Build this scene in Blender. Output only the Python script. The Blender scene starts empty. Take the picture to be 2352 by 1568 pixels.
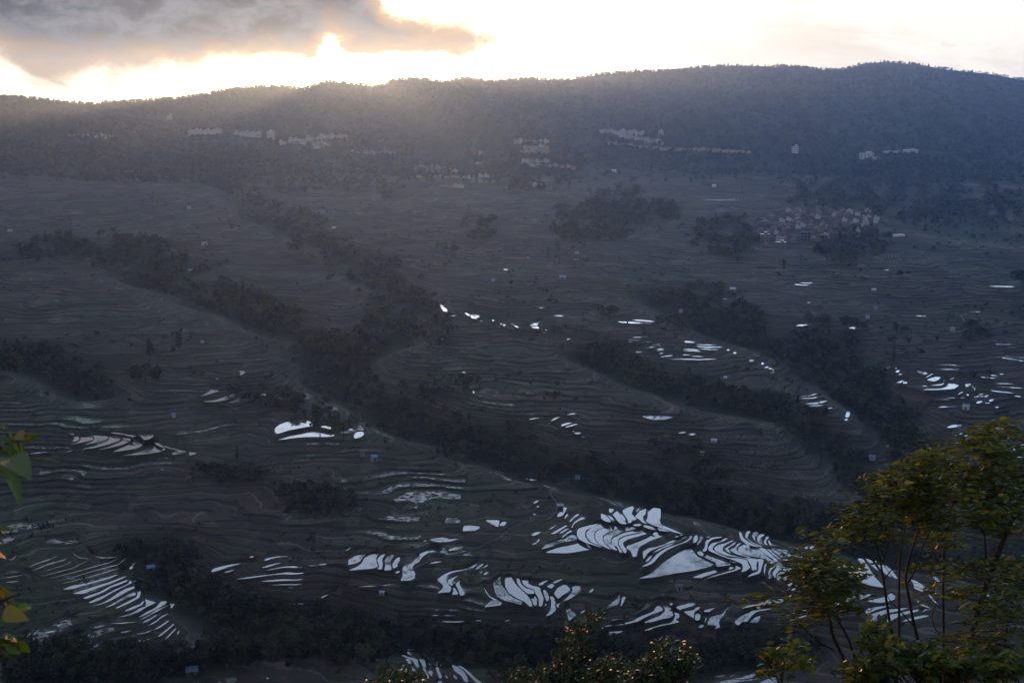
import bpy, math, random
import numpy as np
random.seed(7)
rng = np.random.default_rng(7)
S = bpy.context.scene
C = S.collection
R = math.radians

# ------------------------------------------------------------------ camera
F = 1331.0                      # focal length in pixels of a 1024 px wide frame
HORIZON = 105.0
PITCH = math.atan((341.0 - HORIZON) / F)
cam_d = bpy.data.cameras.new('camera')
cam = bpy.data.objects.new('camera', cam_d)
C.objects.link(cam)
cam.location = (0, 0, 0)
cam.rotation_euler = (R(90) - PITCH, 0, 0)
cam_d.sensor_width = 36.0
cam_d.lens = 36.0 * F / 1024.0
cam_d.clip_start = 0.3
cam_d.clip_end = 40000
cam_d.dof.use_dof = True
cam_d.dof.focus_distance = 900
cam_d.dof.aperture_fstop = 9.0
S.camera = cam

# ------------------------------------------------------------------ sun and sky
SUN_AZ = math.atan((357 - 512) / F)          # from the +Y axis, negative = left
SUN_EL = R(1.58)
sun_d = bpy.data.lights.new('sun', 'SUN')
sun_d.energy = 2.0
sun_d.angle = R(0.55)
sun_d.color = (1.0, 0.37, 0.11)
sun = bpy.data.objects.new('sun', sun_d)
C.objects.link(sun)
sdir = (math.sin(SUN_AZ) * math.cos(SUN_EL), math.cos(SUN_AZ) * math.cos(SUN_EL), math.sin(SUN_EL))
from mathutils import Vector, Matrix
sun.rotation_euler = Vector(sdir).to_track_quat('Z', 'Y').to_euler()

S.view_settings.view_transform = 'Standard'
S.view_settings.look = 'None'
S.view_settings.exposure = 1.2
S.view_settings.gamma = 1.0
S.view_settings.use_curve_mapping = False
S.cycles.max_bounces = 5
S.cycles.diffuse_bounces = 2
S.cycles.glossy_bounces = 2
S.cycles.transmission_bounces = 2
S.cycles.transparent_max_bounces = 6
S.cycles.volume_bounces = 1
S.cycles.use_denoising = True
S.cycles.sample_clamp_indirect = 4.0

w = bpy.data.worlds.new('World')
S.world = w
w.use_nodes = True
wt = w.node_tree
wt.nodes.clear()
class NT:
    """small helper to wire shader nodes"""
    def __init__(s, t): s.t = t
    def n(s, typ, **k):
        o = s.t.nodes.new(typ)
        for a, b in k.items(): setattr(o, a, b)
        return o
    def l(s, a, b): s.t.links.new(a, b)
    def put(s, sock, v):
        if hasattr(v, 'links'): s.l(v, sock)
        else: sock.default_value = v
    def m(s, op, a, b=0.0, c=0.0, clamp=False):
        o = s.n('ShaderNodeMath', operation=op, use_clamp=clamp)
        s.put(o.inputs[0], a); s.put(o.inputs[1], b); s.put(o.inputs[2], c)
        return o.outputs[0]
    def mix(s, f, a, b, blend='MIX'):
        o = s.n('ShaderNodeMix', data_type='RGBA', blend_type=blend)
        s.put(o.inputs[0], f)
        for i, v in ((6, a), (7, b)):
            if hasattr(v, 'links'): s.l(v, o.inputs[i])
            else: o.inputs[i].default_value = (*v, 1.0) if len(v) == 3 else v
        return o.outputs[2]
    def noise(s, vec, scale, detail=4, rough=.55, dist=0.0):
        o = s.n('ShaderNodeTexNoise')
        o.inputs['Scale'].default_value = scale
        o.inputs['Detail'].default_value = detail
        o.inputs['Roughness'].default_value = rough
        o.inputs['Distortion'].default_value = dist
        if vec is not None: s.l(vec, o.inputs['Vector'])
        return o.outputs['Fac']
    def mr(s, v, a, b, c=0.0, d=1.0, smooth=True):
        o = s.n('ShaderNodeMapRange', interpolation_type='SMOOTHSTEP' if smooth else 'LINEAR')
        s.put(o.inputs[0], v)
        for i, x in enumerate((a, b, c, d)): s.put(o.inputs[1 + i], x)
        return o.outputs[0]
    def curve(s, v, pts):
        """piecewise curve through pts (x and y both in 0..1)"""
        o = s.n('ShaderNodeFloatCurve')
        s.put(o.inputs['Value'], v)
        c = o.mapping.curves[0]
        c.points[0].location = pts[0]; c.points[1].location = pts[-1]
        for p in pts[1:-1]: c.points.new(*p)
        for p in c.points: p.handle_type = 'AUTO_CLAMPED'
        o.mapping.update()
        return o.outputs[0]

def build_sky():
    g = NT(wt)
    out = g.n('ShaderNodeOutputWorld')
    bg = g.n('ShaderNodeBackground')
    sky = g.n('ShaderNodeTexSky', sky_type='NISHITA')
    sky.sun_disc = False
    sky.sun_elevation = SUN_EL
    sky.sun_rotation = SUN_AZ
    sky.altitude = 1600
    sky.air_density = 1.0
    sky.dust_density = 2.2
    sky.ozone_density = 1.5
    tc = g.n('ShaderNodeTexCoord')
    sep = g.n('ShaderNodeSeparateXYZ'); g.l(tc.outputs['Generated'], sep.inputs[0])
    x, y, z = sep.outputs
    # clouds live on the sky by compass direction and height above the horizon
    az = g.m('ARCTAN2', x, y)                      # radians, 0 straight ahead, left negative
    el = g.m('ARCSINE', z)
    A = g.m('MULTIPLY_ADD', az, 1.0, 0.5, clamp=True)   # 0..1 <- -0.5..0.5 rad
    # cloud bank: lower and upper outline, elevation in radians, curve value 1 = 0.6 rad
    def P(px, py): return ((px - 512) / F + 0.5, (HORIZON - py) / F / 0.6)
    def wid(pts): return [(0.0, pts[0][1])] + pts + [(1.0, pts[-1][1])]
    low = g.m('MULTIPLY', g.curve(A, wid([P(-60, 66), P(20, 66), P(60, 75), P(115, 78), P(160, 77), P(225, 78), P(290, 74), P(312, 74), P(334, 50), P(352, 55), P(388, 63), P(420, 60), P(470, 54), P(496, 45), P(540, 42)])), 0.6)
    lows = g.m('MULTIPLY', g.curve(A, wid([P(-60, 66), P(150, 76), P(300, 72), P(380, 64), P(440, 60), P(500, 46), P(540, 42)])), 0.6)
    upp = g.m('MULTIPLY', g.curve(A, wid([(0.02, 0.9), P(-100, -420), P(150, -300), P(300, -120), P(370, -20), P(400, 10), P(425, 14), P(450, 22), P(480, 34), P(494, 42), P(540, 60)])), 0.6)
    v = g.n('ShaderNodeCombineXYZ')
    g.put(v.inputs[0], g.m('MULTIPLY', az, 1.0)); g.put(v.inputs[1], g.m('MULTIPLY', el, 1.9)); v.inputs[2].default_value = 3.3
    n1 = g.noise(v.outputs[0], 9.0, 7, .55, .25)
    n2 = g.noise(v.outputs[0], 34.0, 5, .6, .3)
    nn = g.m('ADD', g.m('MULTIPLY', g.m('SUBTRACT', n1, .5), .060), g.m('MULTIPLY', g.m('SUBTRACT', n2, .5), .034))
    inside = g.m('MINIMUM', g.m('SUBTRACT', el, low), g.m('SUBTRACT', upp, el))
    d = g.m('ADD', inside, nn)
    dens = g.mr(d, -0.005, 0.013)
    thick = g.mr(d, 0.002, 0.034)
    # wisps to the right and a thin veil overhead
    v2 = g.n('ShaderNodeCombineXYZ')
    g.put(v2.inputs[0], az); g.put(v2.inputs[1], g.m('MULTIPLY', el, 3.2)); v2.inputs[2].default_value = 9.1
    n3 = g.noise(v2.outputs[0], 7.0, 6, .6, .4)
    wisp = g.m('MULTIPLY', g.mr(n3, .46, .66), g.mr(az, .02, .34))
    veil = g.mr(n3, .45, .75)
    # glow round the low sun (bright thin air in that direction)
    dx = g.m('SUBTRACT', az, SUN_AZ); dy = g.m('SUBTRACT', el, SUN_EL)
    rr = g.m('SQRT', g.m('ADD', g.m('MULTIPLY', dx, dx), g.m('MULTIPLY', dy, dy)))
    glow = g.m('POWER', g.mr(rr, 0.0, 0.55, 1.0, 0.0, False), 8.0)
    core = g.m('POWER', g.mr(rr, 0.0, 0.06, 1.0, 0.0, False), 2.0)
    skyc = g.mix(1.0, sky.outputs[0], (SKY_TINT[0], SKY_TINT[1], SKY_TINT[2]), 'MULTIPLY')
    base = g.mix(g.m('MULTIPLY', veil, .25), skyc, VEIL)
    # the western sky stays bright high above the ridge, the east is already dusky
    west = g.m('MULTIPLY', g.mr(g.m('ABSOLUTE', g.m('SUBTRACT', az, SUN_AZ)), .45, 1.5, 1.0, 0.0), g.mr(el, .30, .75, 1.0, 0.0))
    base = g.mix(1.0, base, g.mix(west, (0, 0, 0), WESTC), 'ADD')
    # the air just over the ridge is thicker and cream coloured
    base = g.mix(g.m('MULTIPLY', g.mr(el, .05, .17, .92, 0.0), g.mr(el, -.3, -.02)), base, CREAM)
    high = g.mr(el, .10, .30)
    lit = g.mix(glow, (0, 0, 0), (GLOW[0], GLOW[1], GLOW[2]))
    base = g.mix(1.0, base, lit, 'ADD')
    base = g.mix(1.0, base, g.mix(core, (0, 0, 0), (30, 22, 12)), 'ADD')
    base = g.mix(g.m('MULTIPLY', wisp, g.mr(el, .10, .2, .95, 0.0)), base, WISP)
    # cloud body: blue grey, warmer and lighter where thin or close to the sun
    body = g.mix(g.mr(g.m('ADD', n1, g.m('MULTIPLY', g.m('SUBTRACT', n2, .5), 1.1)), .34, .70), CLOUD_D, CLOUD_L)
    warm = g.mix(g.m('POWER', g.mr(rr, 0.0, 0.30, 1.0, 0.0, False), 2.0), CLOUD_EDGE, CLOUD_SUN)
    body = g.mix(high, body, CLOUD_HIGH)
    lowwarm = g.mr(g.m('ADD', g.m('SUBTRACT', el, lows), g.m('MULTIPLY', g.m('SUBTRACT', n2, .5), .05)), .0, .030, .45, .0)
    body = g.mix(lowwarm, body, warm)
    cl = g.mix(thick, warm, body)
    col = g.mix(dens, base, cl)
    g.l(col, bg.inputs[0])
    bg.inputs[1].default_value = SKY_STRENGTH
    g.l(bg.outputs[0], out.inputs[0])
SKY_STRENGTH = 0.15
SKY_TINT = (.50, .66, 1.05)
WESTC = (4.3, 5.3, 6.8)
CLOUD_HIGH = (2.5, 2.4, 2.7)
VEIL = (1.2, 1.2, 1.3)
WISP = (2.7, 2.3, 1.85)
CREAM = (3.0, 2.7, 2.25)
GLOW = (15, 10, 5)
CLOUD_D = (.10, .17, .30)
CLOUD_L = (.56, .64, .82)
CLOUD_EDGE = (1.5, 1.1, .78)
CLOUD_SUN = (2.2, 1.35, .75)
build_sky()

# ------------------------------------------------------------------ helpers
def tag(o, label=None, cat=None, group=None, kind=None):
    if label: o['label'] = label
    if cat: o['category'] = cat
    if group: o['group'] = group
    if kind: o['kind'] = kind
    return o

def mesh_np(name, V, Fq, mat=None, smooth=False, tris=False):
    V = np.ascontiguousarray(V, dtype=np.float32); Fq = np.ascontiguousarray(Fq, dtype=np.int32)
    k = 3 if tris else 4
    me = bpy.data.meshes.new(name)
    me.vertices.add(len(V)); me.vertices.foreach_set('co', V.ravel())
    me.loops.add(Fq.size); me.loops.foreach_set('vertex_index', Fq.ravel())
    me.polygons.add(len(Fq)); me.polygons.foreach_set('loop_start', np.arange(0, Fq.size, k, dtype=np.int32))
    me.update(calc_edges=True)
    if smooth: me.shade_smooth()
    if mat: me.materials.append(mat)
    return me

def link(name, me, parent=None, loc=None):
    o = bpy.data.objects.new(name, me); C.objects.link(o)
    if parent: o.parent = parent
    if loc is not None: o.location = loc
    return o

def _hash(ix, iy, seed):
    h = (ix.astype(np.int64) * 374761393 + iy.astype(np.int64) * 668265263 + seed * 974634777) & 0x7fffffff
    h = ((h ^ (h >> 13)) * 1274126177) & 0x7fffffff
    return ((h ^ (h >> 16)) & 0xffff) / 65535.0
def vnoise(x, y, seed):
    ix = np.floor(x); iy = np.floor(y); fx = x - ix; fy = y - iy
    fx = fx * fx * fx * (fx * (fx * 6 - 15) + 10); fy = fy * fy * fy * (fy * (fy * 6 - 15) + 10)
    a = _hash(ix, iy, seed); b = _hash(ix + 1, iy, seed); c = _hash(ix, iy + 1, seed); d = _hash(ix + 1, iy + 1, seed)
    return (a + (b - a) * fx + (c - a) * fy + (a - b - c + d) * fx * fy) * 2 - 1
def fbm(x, y, L, seed, octs=3):
    t = 0; amp = 1.0
    for i in range(octs):
        t = t + amp * vnoise(x / L + 31.7 * i, y / L - 17.3 * i, seed + i); L *= .47; amp *= .45
    return t

def ray(px, py):
    """direction of a picture point: sideways and upward run per metre ahead"""
    px = np.asarray(px, float); py = np.asarray(py, float)
    a = PITCH + np.arctan((py - 341.0) / F)
    s = -np.tan(a)
    dep = math.cos(PITCH) - s * math.sin(PITCH)
    return (px - 512.0) / F * dep, s
def lin(v, a, b): return np.interp(v, a, b)

# ------------------------------------------------------------------ the lie of the land
rows = []
for y in range(682, 165, -16):
    s_ = -float(-math.tan(PITCH + math.atan((y - 341.0) / F)))
    Y_ = 877.0 * (.456 / s_) ** .82 if s_ > .300 else 877.0 * (.456 / .300) ** .82 * (.300 / s_) ** .625
    rows.append((y, -s_ * Y_))
PY = [-400.0, 0.0, 700.0, 800.0]; PZ = [-60.0, -2.6, -366.0, -390.0]
for y, z in rows:
    _, s = ray(512, y)
    PY.append(float(z / s)); PZ.append(float(z))
Y170 = PY[-1]
SKYL = np.array([(-700, 190), (-200, 205), (0, 218), (60, 222), (120, 230), (225, 238), (240, 232), (320, 228), (400, 222), (480, 210), (560, 198), (620, 194), (700, 200), (750, 181), (800, 184), (860, 191), (880, 189),
        (905, 178), (970, 177), (1020, 184), (1060, 175), (1140, 183), (1200, 178), (1300, 180), (1380, 168), (1450, 162), (1560, 160), (1600, 152), (1680, 144), (1780, 148), (1850, 152), (1900, 157), (1945, 155),
        (1980, 142), (2030, 138), (2110, 145), (2180, 155), (2260, 163), (2352, 178), (2600, 190), (3200, 170)], float) / 2.2969
_u, _s = ray(SKYL[:, 0], SKYL[:, 1] + 2.2)
YR = 5650 + 650 * (SKYL[:, 0] / 1024)
def base_z(u, Y):
    """smooth valley profile; u = sideways run per metre ahead"""
    z = lin(Y, PY, PZ)
    yr = lin(u, _u, YR); zr = lin(u, _u, _s) * yr
    t = np.clip((Y - Y170) / (yr - Y170), 0, None)
    far = PZ[-1] + (zr - PZ[-1]) * np.minimum(t, 1) ** 1.12
    far = np.where(Y > yr, zr - (Y - yr) * .28 * np.minimum((Y - yr) / 300, 1), far)
    return np.where(Y > Y170, np.maximum(far, -400), z), np.clip(t, 0, 1)

def w2p(pts):      # 2352-wide view coordinates -> 1024 px frame
    return [(a / 2.2969, b / 2.2969) for a, b in pts]
# ravines: (polyline in the 2352 view, depth m, half width m)
RAV = [
 ([(20, 580), (180, 565), (300, 572), (420, 605)], 16, 60),
 ([(330, 622), (430, 652), (520, 692), (620, 722), (700, 752), (770, 800), (830, 862), (930, 932), (1000, 962), (1100, 992), (1200, 1032), (1330, 1062), (1450, 1092), (1600, 1132), (1750, 1172), (1900, 1205), (2100, 1245), (2352, 1290)], 24, 48),
 ([(500, 400), (560, 460), (640, 510), (740, 545), (800, 585), (880, 632), (930, 682), (900, 745), (800, 795), (760, 835)], 22, 50),
 ([(1360, 800), (1450, 852), (1560, 892), (1700, 932), (1830, 962), (1900, 1005), (2000, 1100)], 15, 36),
 ([(1540, 680), (1600, 722), (1700, 762), (1850, 795), (1950, 862), (2030, 922), (2080, 985), (2130, 1045), (2200, 1085)], 20, 46),
 ([(0, 815), (80, 820), (160, 850), (230, 880)], 14, 40),
 ([(340, 1250), (400, 1310), (470, 1370), (560, 1400), (700, 1395), (900, 1440), (1150, 1480), (1380, 1480), (1500, 1500)], 16, 36),
 ([(1500, 1500), (1620, 1490), (1800, 1480)], 12, 30),
 ([(870, 225), (930, 262), (990, 300), (1040, 335)], 110, 190),
 ([(1780, 250), (1900, 330), (2100, 430), (2240, 520)], 22, 160),
]
RXY = []
for pts, dep, hw in RAV:
    q = []
    for a, b in w2p(pts):
        u, s = ray(a, b)
        Ys = np.linspace(860, 5600, 3400)
        zz, _ = base_z(np.full_like(Ys, u), Ys)
        k = np.argmax(zz >= s * Ys)
        q.append((float(u * Ys[k]), float(Ys[k])))
    RXY.append((np.array(q), dep, hw))
def seg_dist(X, Y, P):
    d = np.full(X.shape, 1e9)
    for (x0, y0), (x1, y1) in zip(P[:-1], P[1:]):
        vx, vy = x1 - x0, y1 - y0
        t = np.clip(((X - x0) * vx + (Y - y0) * vy) / (vx * vx + vy * vy), 0, 1)
        d = np.minimum(d, (X - x0 - t * vx) ** 2 + (Y - y0 - t * vy) ** 2)
    return np.sqrt(d)

# grid: columns fan out, rows get wider apart with distance, so detail is even in view
NC = 1420
us = np.concatenate([np.linspace(-1.6, -.42, 46)[:-1], np.linspace(-.42, .42, NC), np.linspace(.42, 1.6, 46)[1:]])
yr_ = list(np.linspace(-380, 640, 60)) + list(np.linspace(660, 855, 50))
Yc = 857.0
while Yc < 6500:
    yr_.append(Yc)
    Yc += 1.05 + max(0, Yc - 1000) * .0018 + max(0, Yc - 2100) * .0040
yr_ += list(np.linspace(6560, 7100, 10))
Yv = np.array(yr_)
NR, NCt = len(Yv), len(us)
U2, Y2 = np.meshgrid(us, Yv)
gY = np.where(Y2 > 400, Y2, 400 - (400 - Y2) * .28)
X2 = U2 * gY
ZB, TT = base_z(U2, Y2)
near = np.clip((Y2 - 500) / 340, 0, 1)
farf = np.clip((5600 - Y2) / 1500, .35, 1)
edge = 1 - np.clip((TT - .55) / .45, 0, 1) * .93
# long folds that run down the slope to the right
A = (X2 * .80 + Y2 * .60); B = (X2 * -.60 + Y2 * .80)
rel = 6.5 * fbm(A / 1.0, B / 2.2, 210, 3, 3) + 2.1 * fbm(X2, Y2, 95, 11, 2) + .55 * fbm(X2, Y2, 24, 19, 2)
mount = np.clip((Y2 - 3700) / 500, 0, 1) * edge
rel = rel * edge * near * np.clip(1.15 - (Y2 - 2000) / 4500, .5, 1) + mount * (50 * fbm(X2, Y2 * .7, 520, 41, 4) + 95 * (.55 - np.abs(vnoise((X2 + Y2 * .35) / 620, Y2 / 1900, 47))) + 26 * (.5 - np.abs(vnoise((X2 - Y2 * .3) / 190, Y2 / 620, 49)))) 
bench = np.exp(-((Y2 - 1060) / 150) ** 2)           # the flooded bench is calmer ground
rel *= 1 - .7 * bench
ZS = ZB + rel
WOOD = np.zeros_like(ZS)
for P, dep, hw in RXY:
    pad = hw * 3
    r0 = max(np.searchsorted(Yv, P[:, 1].min() - pad), 0); r1 = min(np.searchsorted(Yv, P[:, 1].max() + pad), NR)
    d = seg_dist(X2[r0:r1], Y2[r0:r1], P)
    d = d + hw * .22 * fbm(X2[r0:r1], Y2[r0:r1], 70, 77, 2)
    e = np.exp(-(np.clip(d, 0, None) / hw) ** 2)
    ZS[r0:r1] -= dep * e * edge[r0:r1]
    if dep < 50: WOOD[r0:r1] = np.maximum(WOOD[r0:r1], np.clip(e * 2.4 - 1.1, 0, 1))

def hit(px, py):
    """first ground point seen at a picture point -> X, Y, Z"""
    u, s = ray(px, py)
    f = float(np.interp(u, us, np.arange(NCt))); j = min(int(f), NCt - 2); t = f - j
    col = ZS[:, j] * (1 - t) + ZS[:, j + 1] * t
    g = col - s * Yv
    g[Yv < 640] = -1
    k = int(np.argmax(g >= 0))
    if k == 0: return None
    a, b = g[k - 1], g[k]
    tt = -a / (b - a) if b != a else 0
    Y = Yv[k - 1] + (Yv[k] - Yv[k - 1]) * tt
    return float(u * Y), float(Y), float(s * Y)
def ground(X, Y):
    """height of the finished ground under a plan position"""
    g = Y if Y > 400 else 400 - (400 - Y) * .28
    f = float(np.interp(X / g, us, np.arange(NCt))); j = min(int(f), NCt - 2); t = f - j
    r = float(np.interp(Y, Yv, np.arange(NR))); i = min(int(r), NR - 2); q = r - i
    return float((ZF[i, j] * (1 - t) + ZF[i, j + 1] * t) * (1 - q) + (ZF[i + 1, j] * (1 - t) + ZF[i + 1, j + 1] * t) * q)

# ------------------------------------------------------------------ flooded terraces
# outlines measured off the hillside; zone = (x0, y0, enlargement) of the sheet they were measured on
ZONES = dict(A=(0, 2100, 2.94), B=(800, 2100, 2.94), C=(1600, 2100, 2.94), D=(2000, 1950, 2.94), E=(2700, 1950, 2.94), F=(3300, 1950, 2.942), G=(2400, 1300, 2.94),
             H=(3296, 1300, 2.94), I=(0, 1440, 2.94), J=(800, 1440, 2.94), K=(1600, 1150, 2.94), L=(600, 2331, 3.92), M=(1400, 2331, 3.92), N=(2000, 2331, 3.92),
             O=(2500, 2331, 3.92), P=(1350, 850, 1.68), Q=(2700, 850, 1.685), T=(1350, 1830, 1.68), W=(0, 0, .5742))
def zp(z, a, b):
    x0, y0, k = ZONES[z]
    return ((x0 + a / k) / 4.0, (y0 + b / k) / 4.0)
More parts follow.
